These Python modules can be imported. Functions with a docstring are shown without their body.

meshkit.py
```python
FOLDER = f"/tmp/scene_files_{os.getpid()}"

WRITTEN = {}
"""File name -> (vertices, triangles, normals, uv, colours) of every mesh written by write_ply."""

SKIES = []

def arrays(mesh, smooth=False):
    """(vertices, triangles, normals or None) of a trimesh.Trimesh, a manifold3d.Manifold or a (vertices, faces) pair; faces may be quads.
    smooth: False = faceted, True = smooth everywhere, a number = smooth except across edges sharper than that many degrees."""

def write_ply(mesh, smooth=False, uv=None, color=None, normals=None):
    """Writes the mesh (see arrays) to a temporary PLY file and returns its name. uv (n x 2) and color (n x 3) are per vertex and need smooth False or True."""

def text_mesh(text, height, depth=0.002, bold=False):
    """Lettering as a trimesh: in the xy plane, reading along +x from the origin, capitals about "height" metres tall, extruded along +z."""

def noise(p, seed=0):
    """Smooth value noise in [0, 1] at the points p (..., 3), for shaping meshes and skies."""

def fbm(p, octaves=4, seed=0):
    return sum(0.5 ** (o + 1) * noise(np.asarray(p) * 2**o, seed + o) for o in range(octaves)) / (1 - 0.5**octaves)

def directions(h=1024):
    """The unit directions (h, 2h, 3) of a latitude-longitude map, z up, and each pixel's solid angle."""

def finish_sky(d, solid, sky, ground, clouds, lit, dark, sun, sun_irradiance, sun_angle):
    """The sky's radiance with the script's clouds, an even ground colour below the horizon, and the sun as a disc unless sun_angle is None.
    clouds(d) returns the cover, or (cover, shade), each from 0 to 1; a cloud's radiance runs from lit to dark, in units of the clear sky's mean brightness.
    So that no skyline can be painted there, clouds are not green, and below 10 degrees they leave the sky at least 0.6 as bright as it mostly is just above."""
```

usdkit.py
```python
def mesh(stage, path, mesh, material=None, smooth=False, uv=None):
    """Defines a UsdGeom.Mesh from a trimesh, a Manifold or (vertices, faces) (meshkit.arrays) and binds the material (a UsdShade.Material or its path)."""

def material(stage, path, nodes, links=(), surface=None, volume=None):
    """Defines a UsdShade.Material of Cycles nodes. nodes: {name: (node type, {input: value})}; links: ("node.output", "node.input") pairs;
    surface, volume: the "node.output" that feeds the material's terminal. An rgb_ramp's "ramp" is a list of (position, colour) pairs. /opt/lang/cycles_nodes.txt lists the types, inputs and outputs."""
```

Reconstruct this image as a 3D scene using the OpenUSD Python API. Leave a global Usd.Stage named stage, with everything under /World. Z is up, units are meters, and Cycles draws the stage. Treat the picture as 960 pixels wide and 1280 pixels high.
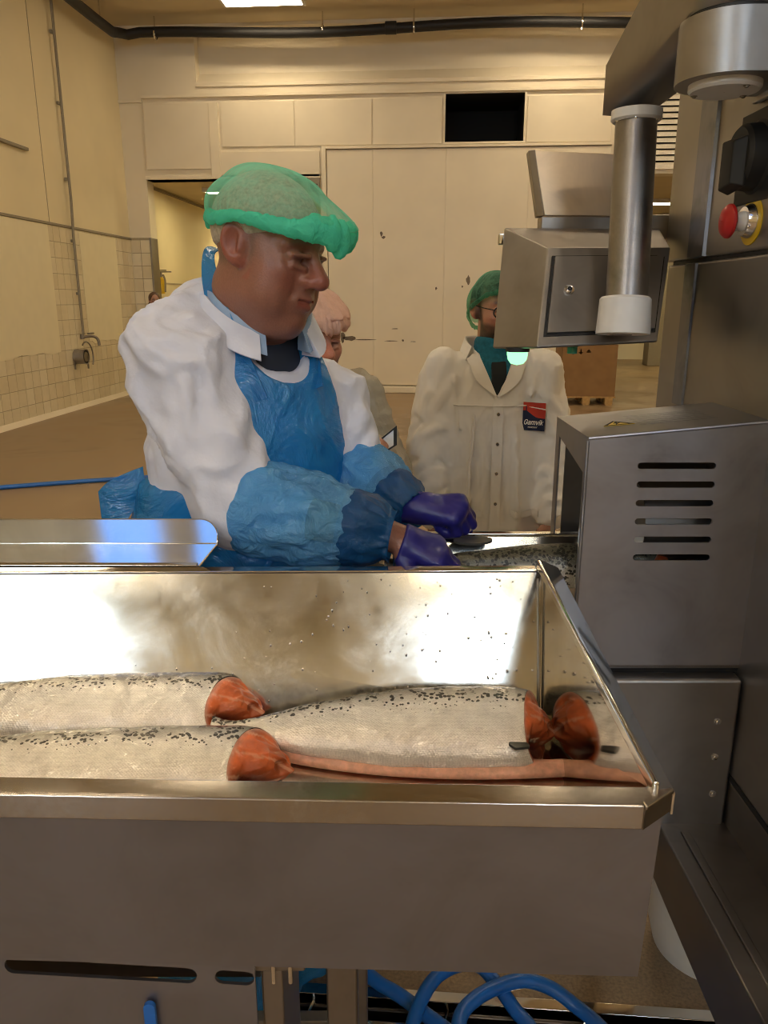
import math, random
import numpy as np, trimesh, shapely
import manifold3d as m3
import usdkit, meshkit
from shapely.geometry import Polygon, Point, box as sbox, LineString
from shapely import affinity
from pxr import Usd, UsdGeom, UsdShade, Gf, Sdf, Vt

random.seed(7); np.random.seed(7)
stage = Usd.Stage.CreateInMemory()
UsdGeom.SetStageUpAxis(stage, UsdGeom.Tokens.z)
UsdGeom.SetStageMetersPerUnit(stage, 1.0)
UsdGeom.Xform.Define(stage, '/World')
stage.SetDefaultPrim(stage.GetPrimAtPath('/World'))

# ------------------------------------------------------------------ camera, light, exposure
YAW = 4.6                      # the machines, the table and the camera stand turned by this against the hall
cam = UsdGeom.Camera.Define(stage, '/World/camera')
cam.AddTranslateOp().Set(Gf.Vec3d(0, 0, 1.6))
cam.AddRotateZOp().Set(YAW)
cam.AddRotateXOp().Set(90 - 15.4)
cam.CreateHorizontalApertureAttr(36.0)
cam.CreateFocalLengthAttr(36.0)
cam.CreateExposureAttr(0.42)
LAMP = ((1.0, .80, .53), 29.0)         # warm ceiling tubes
BACKLAMP = ((1.0, .82, .42), 40.0)
WINDOW = ((.66, .83, 1.0), 12.5)       # daylit windows behind the camera
SKYLIGHT = ((.22, .44, 1.0), 1.25)      # blue sky through the roof lights behind the camera

# ------------------------------------------------------------------ helpers: scene
CA, SA = math.cos(math.radians(YAW)), math.sin(math.radians(YAW))
names = {}
def numbered(path):
    n = names.get(path, 0); names[path] = n + 1
    return path if n == 0 else f'{path}_{n:03d}'
def hw(p):                     # from the camera-aligned frame into the hall's
    return (p[0]*CA - p[1]*SA, p[0]*SA + p[1]*CA, p[2])
class T:
    def __init__(s, prim, base): s.prim, s.base, s.path = prim, np.array(base, float), str(prim.GetPath())
def keys(prim, label=None, cat=None, group=None, kind=None):
    for k, v in (('label', label), ('category', cat), ('group', group), ('kind', kind)):
        if v: prim.SetCustomDataByKey(k, v)
def placeop(x, base, turned):
    b = hw(base) if turned else base
    x.AddTranslateOp().Set(Gf.Vec3d(*map(float, b)))
    if turned: x.AddRotateZOp().Set(YAW)
def thing(name, label, cat, base=(0,0,0), turned=True, group=None):
    x = UsdGeom.Xform.Define(stage, numbered('/World/' + name))
    placeop(x, base, turned); keys(x.GetPrim(), label, cat, group)
    return T(x.GetPrim(), base)
def arr(mesh, smooth):
    return meshkit.arrays(mesh, smooth)
def part(t, name, mesh, material, smooth=35, tint=None, label=None, kind=None):
    """one Mesh under a thing or under another part; coordinates are those of the frame the thing was placed in"""
    if hasattr(mesh, 'to_mesh'):
        q = mesh.to_mesh(); mesh = (q.vert_properties[:, :3], q.tri_verts)
    v, f = (mesh.vertices, mesh.faces) if isinstance(mesh, trimesh.Trimesh) else mesh
    m = usdkit.mesh(stage, numbered(t.path + '/' + name), (np.asarray(v) - t.base, f), M[material], smooth=smooth)
    if tint is not None:
        UsdGeom.PrimvarsAPI(m).CreatePrimvar('tint', Sdf.ValueTypeNames.Color3fArray, 'vertex').Set(Vt.Vec3fArray.FromNumpy(np.asarray(tint, np.float32)))
    keys(m.GetPrim(), label, None, None, kind)
    return T(m.GetPrim(), t.base)
def struct(name, mesh, material, smooth=35):
    m = part(T(stage.GetPrimAtPath('/World'), (0,0,0)), name, mesh, material, smooth)
    keys(m.prim, kind='structure'); return m
def single(name, mesh, material, label, cat, base=(0,0,0), turned=True, smooth=35, group=None, tint=None):
    t = T(stage.GetPrimAtPath('/World'), base)
    m = part(t, name, mesh, material, smooth, tint)
    placeop(UsdGeom.Xformable(m.prim), base, turned); keys(m.prim, label, cat, group)
    return m

# ------------------------------------------------------------------ helpers: shapes
V = lambda *a: np.array(a, float)
cat = lambda *ms: trimesh.util.concatenate([m for m in ms])
def tm(man):
    q = man.to_mesh(); return trimesh.Trimesh(q.vert_properties[:, :3], q.tri_verts, process=False)
BALL = trimesh.creation.icosphere(1).vertices
def hull(pts): return trimesh.convex.convex_hull(np.asarray(pts, float))
def hullr(pts, r=.004):
    """a convex solid through the corner points with rounded edges"""
    p = np.asarray(pts, float); c = p.mean(0)
    q = p + (c - p) / np.maximum(np.abs(c - p), 1e-9) * np.minimum(r, np.abs(c - p) * .8)
    return trimesh.convex.convex_hull((q[:, None] + BALL * r).reshape(-1, 3))
def corners(a, b):
    return [(x, y, z) for x in (a[0], b[0]) for y in (a[1], b[1]) for z in (a[2], b[2])]
def bx(a, b, r=0):
    if r: return hullr(corners(a, b), r)
    m = trimesh.creation.box(np.abs(V(*b) - V(*a))); m.apply_translation((V(*a) + V(*b)) / 2); return m
def frame_of(d):
    d = np.asarray(d, float); d = d / np.linalg.norm(d)
    a = V(0,0,1) if abs(d[2]) < .9 else V(1,0,0)
    u = np.cross(a, d); u /= np.linalg.norm(u); return u, np.cross(d, u), d
def cyl(a, b, r, n=32, r2=None):
    a, b = V(*a), V(*b); u, w, _ = frame_of(b - a); th = np.linspace(0, 2*np.pi, n, endpoint=False)
    ring = np.cos(th)[:, None]*u + np.sin(th)[:, None]*w; r2 = r if r2 is None else r2
    v = np.vstack([a + ring*r, b + ring*r2, a[None], b[None]]); i = np.arange(n); j = (i+1) % n
    f = np.vstack([np.c_[i, j, n+j], np.c_[i, n+j, n+i], np.c_[j, i, np.full(n, 2*n)], np.c_[n+i, n+j, np.full(n, 2*n+1)]])
    return trimesh.Trimesh(v, f, process=False)
def lathe(profile, a, axis, n=40):
    """profile: (radius, distance along axis) pairs"""
    u, w, d = frame_of(axis); th = np.linspace(0, 2*np.pi, n, endpoint=False)
    ring = np.cos(th)[:, None]*u + np.sin(th)[:, None]*w
    v = np.vstack([V(*a) + d*h + ring*max(r, 1e-5) for r, h in profile]); k = len(profile); f = []
    i = np.arange(n); j = (i+1) % n
    for q in range(k-1):
        f += [np.c_[q*n+i, q*n+j, (q+1)*n+j], np.c_[q*n+i, (q+1)*n+j, (q+1)*n+i]]
    m = trimesh.Trimesh(v, np.vstack(f), process=False)
    return m
def tube(pts, r, n=12, closed=False):
    """a round rod swept along the points (Catmull-Rom smoothed when there are more than two)"""
    p = np.asarray(pts, float)
    if len(p) > 2:
        q = np.vstack([2*p[0]-p[1], p, 2*p[-1]-p[-2]]); out = []
        for k in range(1, len(q)-2):
            t = np.linspace(0, 1, 9)[:-1, None]; a, b, c, d = q[k-1:k+3]
            out.append(.5*(2*b + (c-a)*t + (2*a-5*b+4*c-d)*t**2 + (3*b-a-3*c+d)*t**3))
        p = np.vstack(out + [p[-1:]])
    return sweep(p, r, n)
def sweep(p, r, n=12):
    d = np.gradient(p, axis=0); d /= np.linalg.norm(d, axis=1)[:, None]
    u, _, _ = frame_of(d[0]); th = np.linspace(0, 2*np.pi, n, endpoint=False); rings = []
    r = np.broadcast_to(r, len(p))
    for k in range(len(p)):
        u = u - d[k]*(u@d[k]); u /= np.linalg.norm(u); w = np.cross(d[k], u)
        rings.append(p[k] + r[k]*(np.cos(th)[:, None]*u + np.sin(th)[:, None]*w))
    K = len(p); v = np.vstack(rings + [p[:1], p[-1:]]); i = np.arange(n); j = (i+1) % n; f = []
    for k in range(K-1):
        f += [np.c_[k*n+i, k*n+j, (k+1)*n+j], np.c_[k*n+i, (k+1)*n+j, (k+1)*n+i]]
    f += [np.c_[j, i, np.full(n, K*n)], np.c_[(K-1)*n+i, (K-1)*n+j, np.full(n, K*n+1)]]
    return trimesh.Trimesh(v, np.vstack(f), process=False)
def plate(poly, thick, o, ux, uy):
    """a 2-D outline (with holes) extruded and laid into space: o + x*ux + y*uy, thickness along ux x uy"""
    gs = getattr(poly, 'geoms', [poly])
    m = cat(*[trimesh.creation.extrude_polygon(g, thick, engine='earcut') for g in gs])
    ux, uy = V(*ux), V(*uy); v = m.vertices
    m.vertices = V(*o) + v[:, :1]*ux + v[:, 1:2]*uy + v[:, 2:]*np.cross(ux, uy); return m
def slot(x0, x1, y, r): return LineString([(x0+r, y), (x1-r, y)]).buffer(r, 8)
def bolt(p, n, r=.006):
    return lathe([(r*1.5, 0), (r*1.5, r*.25), (r, r*.3), (r*.9, r*.8), (r*.5, r), (0, r)], p, n, 14)

# ------------------------------------------------------------------ helpers: implicit bodies
def sm(k, *ds):
    o = ds[0]
    for d in ds[1:]:
        h = np.maximum(k - np.abs(o - d), 0) / k
        o = np.minimum(o, d) - h*h*k*.25
    return o
def smax(k, a, b): return -sm(k, -a, -b)
def cap(P, a, b, ra, rb=None):
    a, b = np.asarray(a, float), np.asarray(b, float); rb = ra if rb is None else rb
    ab = b - a; t = np.clip(((P - a) @ ab) / (ab @ ab), 0, 1)
    return np.linalg.norm(P - a - t[:, None]*ab, axis=1) - (ra + (rb - ra)*t)
def ell(P, c, r, R=None):
    q = P - np.asarray(c, float)
    if R is not None: q = q @ np.asarray(R, float).T      # rows of R: the ellipsoid's axes
    r = np.asarray(r, float); k0 = np.linalg.norm(q/r, axis=1); k1 = np.linalg.norm(q/(r*r), axis=1)
    return k0*(k0 - 1)/np.maximum(k1, 1e-9)
def axis_grid(lo, hi, h, fine=()):
    """grid lines of step h, finer (a, b, step) where asked"""
    out = [lo]
    while out[-1] < hi:
        s = h
        for a, b, e in fine:
            if a - h < out[-1] < b: s = min(s, e)
        out.append(out[-1] + s)
    return np.array(out)
def nets(f, gx, gy, gz, B=5):
    """surface nets of the signed distance f over a rectilinear grid; f is only looked at near the surface"""
    n = [len(gx), len(gy), len(gz)]; val = np.empty(n, np.float32)
    ib = [np.arange(0, k, B) for k in n]
    mid = [np.array([(g[i] + g[min(i+B-1, k-1)])/2 for i in b]) for g, b, k in zip((gx, gy, gz), ib, n)]
    half = [np.array([(g[min(i+B, k-1)] - g[i])/2 for i in b]) for g, b, k in zip((gx, gy, gz), ib, n)]
    C = np.stack(np.meshgrid(*mid, indexing='ij'), -1).reshape(-1, 3)
    Hd = np.linalg.norm(np.stack(np.meshgrid(*half, indexing='ij'), -1).reshape(-1, 3), axis=1)
    d = f(C); nb = [len(b) for b in ib]
    full = np.repeat(np.repeat(np.repeat(d.reshape(nb), B, 0), B, 1), B, 2)[:n[0], :n[1], :n[2]]
    val[:] = full
    act = (np.abs(d) < 1.5*Hd + .006).reshape(nb)
    act = np.repeat(np.repeat(np.repeat(act, B, 0), B, 1), B, 2)[:n[0], :n[1], :n[2]]
    I = np.argwhere(act)
    for s in range(0, len(I), 400000):
        k = I[s:s+400000]; P = np.c_[gx[k[:, 0]], gy[k[:, 1]], gz[k[:, 2]]]
        val[k[:, 0], k[:, 1], k[:, 2]] = f(P)
    S = val < 0
    cnt = sum(S[a:n[0]-1+a, b:n[1]-1+b, c:n[2]-1+c].astype(np.int8) for a in (0,1) for b in (0,1) for c in (0,1))
    cells = np.argwhere((cnt > 0) & (cnt < 8)); idx = -np.ones([k-1 for k in n], np.int64)
    idx[tuple(cells.T)] = np.arange(len(cells))
    acc, num = np.zeros((len(cells), 3)), np.zeros(len(cells)); G = (gx, gy, gz)
    def corner(o): return cells + np.array(o)
    def pos(k): return np.c_[gx[k[:, 0]], gy[k[:, 1]], gz[k[:, 2]]]
    for ax in range(3):
        for u in (0,1):
            for w in (0,1):
                o = [0,0,0]; o[(ax+1) % 3] = u; o[(ax+2) % 3] = w; o2 = list(o); o2[ax] = 1
                k0, k1 = corner(o), corner(o2); a, b = val[tuple(k0.T)], val[tuple(k1.T)]
                on = (a < 0) != (b < 0); t = np.where(on, a/np.where(on, a - b, 1), 0)[:, None]
                p = pos(k0)*(1-t) + pos(k1)*t; acc += p*on[:, None]; num += on
    vert = acc/np.maximum(num, 1)[:, None]; F = []
    for ax in range(3):
        b, c = (ax+1) % 3, (ax+2) % 3
        lo = [slice(None)]*3; hi = [slice(None)]*3; lo[ax] = slice(0, -1); hi[ax] = slice(1, None)
        E = np.argwhere(S[tuple(lo)] != S[tuple(hi)])
        E = E[(E[:, b] > 0) & (E[:, c] > 0) & (E[:, b] < n[b]-1) & (E[:, c] < n[c]-1)]
        q = []
        for db, dc in ((-1,-1), (0,-1), (0,0), (-1,0)):
            k = E.copy(); k[:, b] += db; k[:, c] += dc; q.append(idx[tuple(k.T)])
        q = np.stack(q, 1); inside = S[tuple(E.T)]; q[~inside] = q[~inside][:, ::-1]
        F.append(q)
    F = np.vstack(F); F = F[(F >= 0).all(1)]
    return vert, np.vstack([F[:, [0,1,2]], F[:, [0,2,3]]])
def relax(v, f, it=1, lam=.5):
    from scipy.sparse import coo_matrix
    e = np.vstack([f[:, [0,1]], f[:, [1,2]], f[:, [2,0]]]); e = np.vstack([e, e[:, ::-1]])
    A = coo_matrix((np.ones(len(e)), (e[:, 0], e[:, 1])), shape=(len(v),)*2).tocsr(); A.data[:] = 1
    w = np.asarray(A.sum(1)).ravel()[:, None]
    for _ in range(it): v = v + lam*((A @ v)/np.maximum(w, 1) - v)
    return v
def normals(v, f):
    return meshkit.arrays((v, f), True)[2]
def ridged(P, scale, seed=0, octaves=3):
    n = meshkit.fbm(np.asarray(P)*scale, octaves, seed); return 1 - np.abs(2*n - 1)*2

# ------------------------------------------------------------------ materials
def lin(h):
    c = np.array([int(h[i:i+2], 16)/255 for i in (0, 2, 4)]); return tuple(np.where(c < .04045, c/12.92, ((c+.055)/1.055)**2.4))
M = {}
def mat(name, nodes, links, surface='p.BSDF'):
    M[name] = usdkit.material(stage, '/World/Looks/' + name, nodes, links, surface=surface)
def plain(name, color, rough=.5, metal=0, bump=0, scale=40, var=.08, **kw):
    """a principled surface with a little cloudy variation and, if asked, a fine relief"""
    c = np.array(color); nodes = {
        'co': ('texture_coordinate', {}), 'n': ('noise_texture', {'scale': scale, 'detail': 4.0}),
        'r': ('rgb_ramp', {'ramp': [(.25, tuple(c*(1-var))), (.75, tuple(np.minimum(c*(1+var), 1)))]}),
        'p': ('principled_bsdf', {'roughness': rough, 'metallic': float(metal), **kw})}
    links = [('co.object', 'n.vector'), ('n.fac', 'r.fac'), ('r.color', 'p.base_color')]
    if bump:
        nodes['b'] = ('bump', {'strength': 1.0, 'distance': bump}); links += [('n.fac', 'b.height'), ('b.normal', 'p.normal')]
    mat(name, nodes, links)
def emit(name, color, strength):
    mat(name, {'e': ('emission', {'color': color, 'strength': float(strength)})}, [], 'e.emission')
def steel(name, color, rough, grain=(3, 3, 260), smear=.1, bump=.00004, dirt=.25):
    """rolled stainless sheet: brushed grain, wiped smears, a few spots"""
    c = np.array(color)
    mat(name, {
        'co': ('texture_coordinate', {}), 'm': ('mapping', {'scale': grain}),
        'g': ('noise_texture', {'scale': 1.0, 'detail': 3.0}), 'n': ('noise_texture', {'scale': 7.0, 'detail': 6.0, 'roughness': .65, 'distortion': .6}),
        'rr': ('map_range', {'from_min': .3, 'from_max': .7, 'to_min': max(rough-smear, .04), 'to_max': rough+smear, 'clamp': True}),
        'r': ('rgb_ramp', {'ramp': [(.2, tuple(c*(1-dirt))), (.6, tuple(c))]}),
        'b': ('bump', {'strength': 1.0, 'distance': bump}),
        'p': ('principled_bsdf', {'metallic': 1.0})},
        [('co.object', 'm.vector'), ('m.vector', 'g.vector'), ('co.object', 'n.vector'), ('n.fac', 'rr.value'), ('rr.result', 'p.roughness'),
         ('n.fac', 'r.fac'), ('r.color', 'p.base_color'), ('g.fac', 'b.height'), ('b.normal', 'p.normal')])
def tinted(name, rough=.5, bump=0, scale=200, var=.1, **kw):
    """colour from the mesh's own per-vertex pigment"""
    nodes = {'a': ('attribute', {'attribute': 'tint'}), 'co': ('texture_coordinate', {}),
             'n': ('noise_texture', {'scale': scale, 'detail': 4.0}),
             'mr': ('map_range', {'from_min': .2, 'from_max': .8, 'to_min': 1-var, 'to_max': 1+var}),
             'x': ('vector_math', {'math_type': 'scale'}), 'p': ('principled_bsdf', {'roughness': rough, **kw})}
    links = [('co.object', 'n.vector'), ('n.fac', 'mr.value'), ('a.vector', 'x.vector1'), ('mr.result', 'x.scale'), ('x.vector', 'p.base_color')]
    if bump:
        nodes['b'] = ('bump', {'strength': 1.0, 'distance': bump}); links += [('n.fac', 'b.height'), ('b.normal', 'p.normal')]
    mat(name, nodes, links)
def film(name, color, clear, rough=.2, scale=14, bump=.003, tint=None, ior=1.5, edge=.35):
    """thin plastic sheet or gauze: part of the light passes straight through, the rest meets coloured plastic with small creases"""
    mat(name, {
        'co': ('texture_coordinate', {}), 'n': ('noise_texture', {'scale': scale, 'detail': 5.0, 'roughness': .6, 'distortion': .8}),
        'b': ('bump', {'strength': 1.0, 'distance': bump}), 't': ('transparent_bsdf', {'color': tint or color}),
        'tr': ('translucent_bsdf', {'color': color}),
        'p': ('principled_bsdf', {'base_color': color, 'roughness': rough, 'ior': ior}),
        'm1': ('mix_closure', {'fac': .25}), 'mr': ('map_range', {'from_min': .3, 'from_max': .7, 'to_min': min(clear+.12, 1), 'to_max': max(clear-.12, 0), 'clamp': True}),
        'lw': ('layer_weight', {'blend': .5}), 'er': ('map_range', {'from_min': .35, 'from_max': 1.0, 'to_min': 1.0, 'to_max': 1 - edge, 'clamp': True}), 'em': ('math', {'math_type': 'multiply'}),
        'm2': ('mix_closure', {})},
        [('co.object', 'n.vector'), ('n.fac', 'b.height'), ('b.normal', 'p.normal'), ('p.BSDF', 'm1.closure1'), ('tr.BSDF', 'm1.closure2'),
         ('n.fac', 'mr.value'), ('lw.facing', 'er.value'), ('mr.result', 'em.value1'), ('er.result', 'em.value2'), ('em.value', 'm2.fac'), ('m1.closure', 'm2.closure1'), ('t.BSDF', 'm2.closure2')], 'm2.closure')

plain('wall_paint', lin('e4d9c2'), .55, var=.05, scale=1.3)
plain('wall_paint_pale', lin('e7dcc4'), .45, var=.04, scale=2.0)
plain('wall_cream', lin('e2d5b2'), .6, var=.05, scale=1.2, bump=.001)
plain('wall_patch', lin('e6dcbc'), .6, var=.03, scale=5)
plain('trim_grey', lin('8d8370'), .5)
for i, h in enumerate(('ddd1b4', 'd9ccad', 'e1d6ba')): plain(f'tile_{"abc"[i]}', lin(h), .25, var=.04, scale=9)
plain('grout', lin('a3977f'), .8)
plain('grout_pale', lin('b5a88c'), .8)
plain('ceiling_white', lin('cfc0a0'), .7, var=.04, scale=2)
plain('scar_grey', lin('75695c'), .9, var=.3, scale=30)
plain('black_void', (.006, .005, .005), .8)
plain('black_rubber', (.012, .011, .011), .55)
plain('black_plastic', (.010, .010, .010), .6)
plain('dark_plastic', (.03, .03, .032), .4)
plain('white_plastic', lin('d9d6d2'), .4, var=.03)
plain('red_plastic', lin('b3201f'), .32, var=.05)
plain('yellow_plastic', lin('d9b51c'), .4, var=.05)
plain('blue_plastic', lin('1a5fae'), .4)
plain('blue_hose', lin('1f64b4'), .35, var=.15, scale=8)
plain('card', lin('8f6c42'), .8, var=.12, scale=6, bump=.002)
plain('wood', lin('b48f58'), .75, var=.25, scale=18)
plain('ink', (.02, .015, .012), .7)
plain('chrome', (.75, .73, .7), .12, 1, var=.05)
plain('louvre_white', lin('e9e2d2'), .4)
emit('lamp_light', *LAMP); emit('lamp_light_far', *BACKLAMP); emit('window_light', *WINDOW); emit('sky_light', *SKYLIGHT)
emit('green_light', (.26, 1.0, .36), 1.7)
emit('green_dim', (.02, .55, .25), .25)
steel('steel_panel', (.36, .345, .335), .42, (2, 2, 150), .06)
steel('steel_dark', (.31, .28, .25), .42, (2, 2, 150), .06)
steel('steel_tank', (.66, .62, .55), .15, (3, 160, 40), .06, .000012)
steel('steel_front', (.30, .295, .325), .46, (2, 2, 120), .05)
steel('steel_rim', (.50, .465, .42), .20, (4, 60, 60), .06, .00002, .2)
steel('steel_bright', (.74, .72, .68), .10, (4, 60, 60), .05, .00002, .12)
steel('steel_side', (.66, .62, .55), .06, (3, 60, 40), .03, .00001)
# floor: tan resin with a fine grit, worn and damp patches
mat('floor_resin', {
    'g': ('geometry', {}), 'n': ('noise_texture', {'scale': .55, 'detail': 5.0, 'roughness': .6, 'distortion': .5}), 'n2': ('noise_texture', {'scale': 130.0, 'detail': 2.0}),
    'v': ('voronoi_texture', {'scale': 170.0}),
    'r': ('rgb_ramp', {'ramp': [(.3, lin('7f6a50')), (.55, lin('978064')), (.75, lin('a69072'))]}),
    'r2': ('rgb_ramp', {'ramp': [(.3, (.62, .62, .62)), (.55, (1, 1, 1)), (.72, (1.25, 1.25, 1.25))]}),
    'x': ('mix', {'mix_type': 'multiply', 'fac': .75}), 'mr': ('map_range', {'from_min': .35, 'from_max': .65, 'to_min': .28, 'to_max': .5, 'clamp': True}),
    'b': ('bump', {'strength': .6, 'distance': .0015}), 'p': ('principled_bsdf', {})},
    [('g.position', 'n.vector'), ('g.position', 'n2.vector'), ('g.position', 'v.vector'), ('n.fac', 'r.fac'), ('n2.fac', 'r2.fac'), ('r.color', 'x.color1'), ('r2.color', 'x.color2'),
     ('x.color', 'p.base_color'), ('n.fac', 'mr.value'), ('mr.result', 'p.roughness'), ('n2.fac', 'b.height'), ('b.normal', 'p.normal')])
tinted('skin', .38, .0006, 260, .10, subsurface_weight=.12, subsurface_scale=.004)
tinted('eye', .08)
tinted('fish_flesh', .28, .0012, 120, .18, subsurface_weight=.15, subsurface_scale=.003)
plain('hair_dark', (.02, .013, .009), .6, var=.3, scale=150, bump=.002)
plain('hair_brown', (.10, .055, .03), .5, var=.3, scale=150, bump=.002)
plain('hair_grey', (.42, .36, .27), .6, var=.3, scale=150, bump=.002)
plain('coat_white', lin('cdd0e0'), .75, var=.02, scale=22, bump=.004)
plain('coat_ivory', lin('e4dfd6'), .75, var=.03, scale=20, bump=.003)
plain('shirt_blue', lin('8fa6c4'), .8, var=.05, scale=60)
plain('shirt_navy', (.02, .028, .05), .8)
plain('shirt_dark', (.015, .02, .022), .85)
plain('trousers', (.03, .03, .035), .85)
plain('knit_teal', lin('1d6a80'), .9, var=.25, scale=90, bump=.003)
plain('boot_white', lin('cfcdc6'), .5)
plain('glove', lin('22206e'), .36, var=.08, scale=40, bump=.0006)
film('apron_film', lin('2f97d6'), .40, .13, 11, .026, lin('6fbdf0'), 1.85)
film('sleeve_film', lin('70bcee'), .46, .13, 24, .026, lin('93cdf5'), 1.9)
film('cuff_film', lin('1d5c94'), .34, .22, 30, .008, lin('2f6cab'))
film('net_green', lin('7fe0c2'), .80, .7, 45, .004, lin('eefaf5'), edge=.85)
film('net_band', lin('5fe6c4'), .30, .7, 60, .006, lin('a8ead5'))
film('net_green_dull', lin('86cfb0'), .80, .7, 60, .004, lin('b6dcc9'))
film('net_pink', lin('e8c3b0'), .22, .75, 60, .006, lin('f5ddd0'))
film('gown_film', lin('b9b3a2'), .22, .22, 18, .010, lin('dcd8cc'))

steel('steel_blue', (.22, .235, .29), .35, (2, 2, 150), .06)
steel('steel_guard', (.39, .40, .45), .40, (2, 2, 150), .05)
steel('steel_tube', (.33, .32, .32), .36, (2, 2, 200), .05)
steel('steel_pale', (.70, .58, .43), .42, (2, 2, 100), .06)
steel('steel_mirror', (.70, .70, .70), .05, (4, 60, 60), .03, .00001, .2)
plain('green_plastic', lin('3f8f6b'), .4)
plain('badge_navy', lin('161f3d'), .7)
plain('badge_red', lin('c03a26'), .7)
plain('badge_white', lin('ece4da'), .7)
plain('coat_grey', lin('b4ad9c'), .8)
plain('screen_glass', lin('b9ab93'), .12)

# ------------------------------------------------------------------ the hall
HZ, XL, XR, YB, YR = 5.95, -5.6, 7.0, 13.9, -8.0
def wallplate(poly, y, thick):                       # outline in (x, z), front at y, going back
    return plate(affinity.scale(poly, 1, 1), thick, (0, y+thick, 0), (1,0,0), (0,0,1))
drain_hole = sbox(-2.2, 1.385, 1.8, 1.445)
struct('floor', plate(sbox(XL-.3, YR-.3, 9.3, 23).difference(drain_hole), .2, (0,0,-.2), (1,0,0), (0,1,0)), 'floor_resin', False)
roof = [sbox(-2.85, -5.4, -2.05, -2.6), sbox(-1.78, -5.4, -1.2, -2.6), sbox(.9, -5.4, 1.7, -2.6), sbox(1.9, -5.4, 2.7, -2.6)]
struct('ceiling', plate(sbox(XL-.3, YR-.3, XR+.3, YB+.3).difference(shapely.union_all(roof)), .15, (0,0,HZ), (1,0,0), (0,1,0)), 'ceiling_white', False)
wl = struct('wall_left', bx((XL-.3, YR, 0), (XL, YB+.3, HZ)), 'wall_cream', False)
struct('wall_right', bx((XR, YR, 0), (XR+.3, YB+.3, HZ)), 'wall_cream', False)
holes = [sbox(-4.62, 3.5, -3.2, 5.8), sbox(1.72, 3.5, 3.15, 5.8)]
struct('wall_rear', wallplate(sbox(XL, 0, XR, HZ).difference(shapely.union_all(holes)), YR-.3, .3), 'wall_cream', False)
for k, h in enumerate(holes):
    x0, z0, x1, z1 = h.bounds
    w = T(UsdGeom.Xform.Define(stage, f'/World/window_{k+1}').GetPrim(), (0,0,0)); keys(w.prim, kind='structure')
    part(w, 'pane', bx((x0, YR-.2, z0), (x1, YR-.19, z1)), 'window_light', False)
    fr = sbox(x0, z0, x1, z1).difference(sbox(x0+.06, z0+.06, x1-.06, z1-.06))
    part(w, 'window_frame', wallplate(fr, YR-.16, .1), 'white_plastic', False)
for k, h in enumerate(roof):
    x0, y0, x1, y1 = h.bounds
    w = T(UsdGeom.Xform.Define(stage, f'/World/window_{k+3}').GetPrim(), (0,0,0)); keys(w.prim, kind='structure')
    part(w, 'pane', bx((x0, y0, HZ+.10), (x1, y1, HZ+.11)), 'sky_light', False)
    fr = h.difference(sbox(x0+.07, y0+.07, x1-.07, y1-.07))
    part(w, 'window_frame', plate(fr, .08, (0,0,HZ+.01), (1,0,0), (0,1,0)), 'white_plastic', False)

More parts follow.
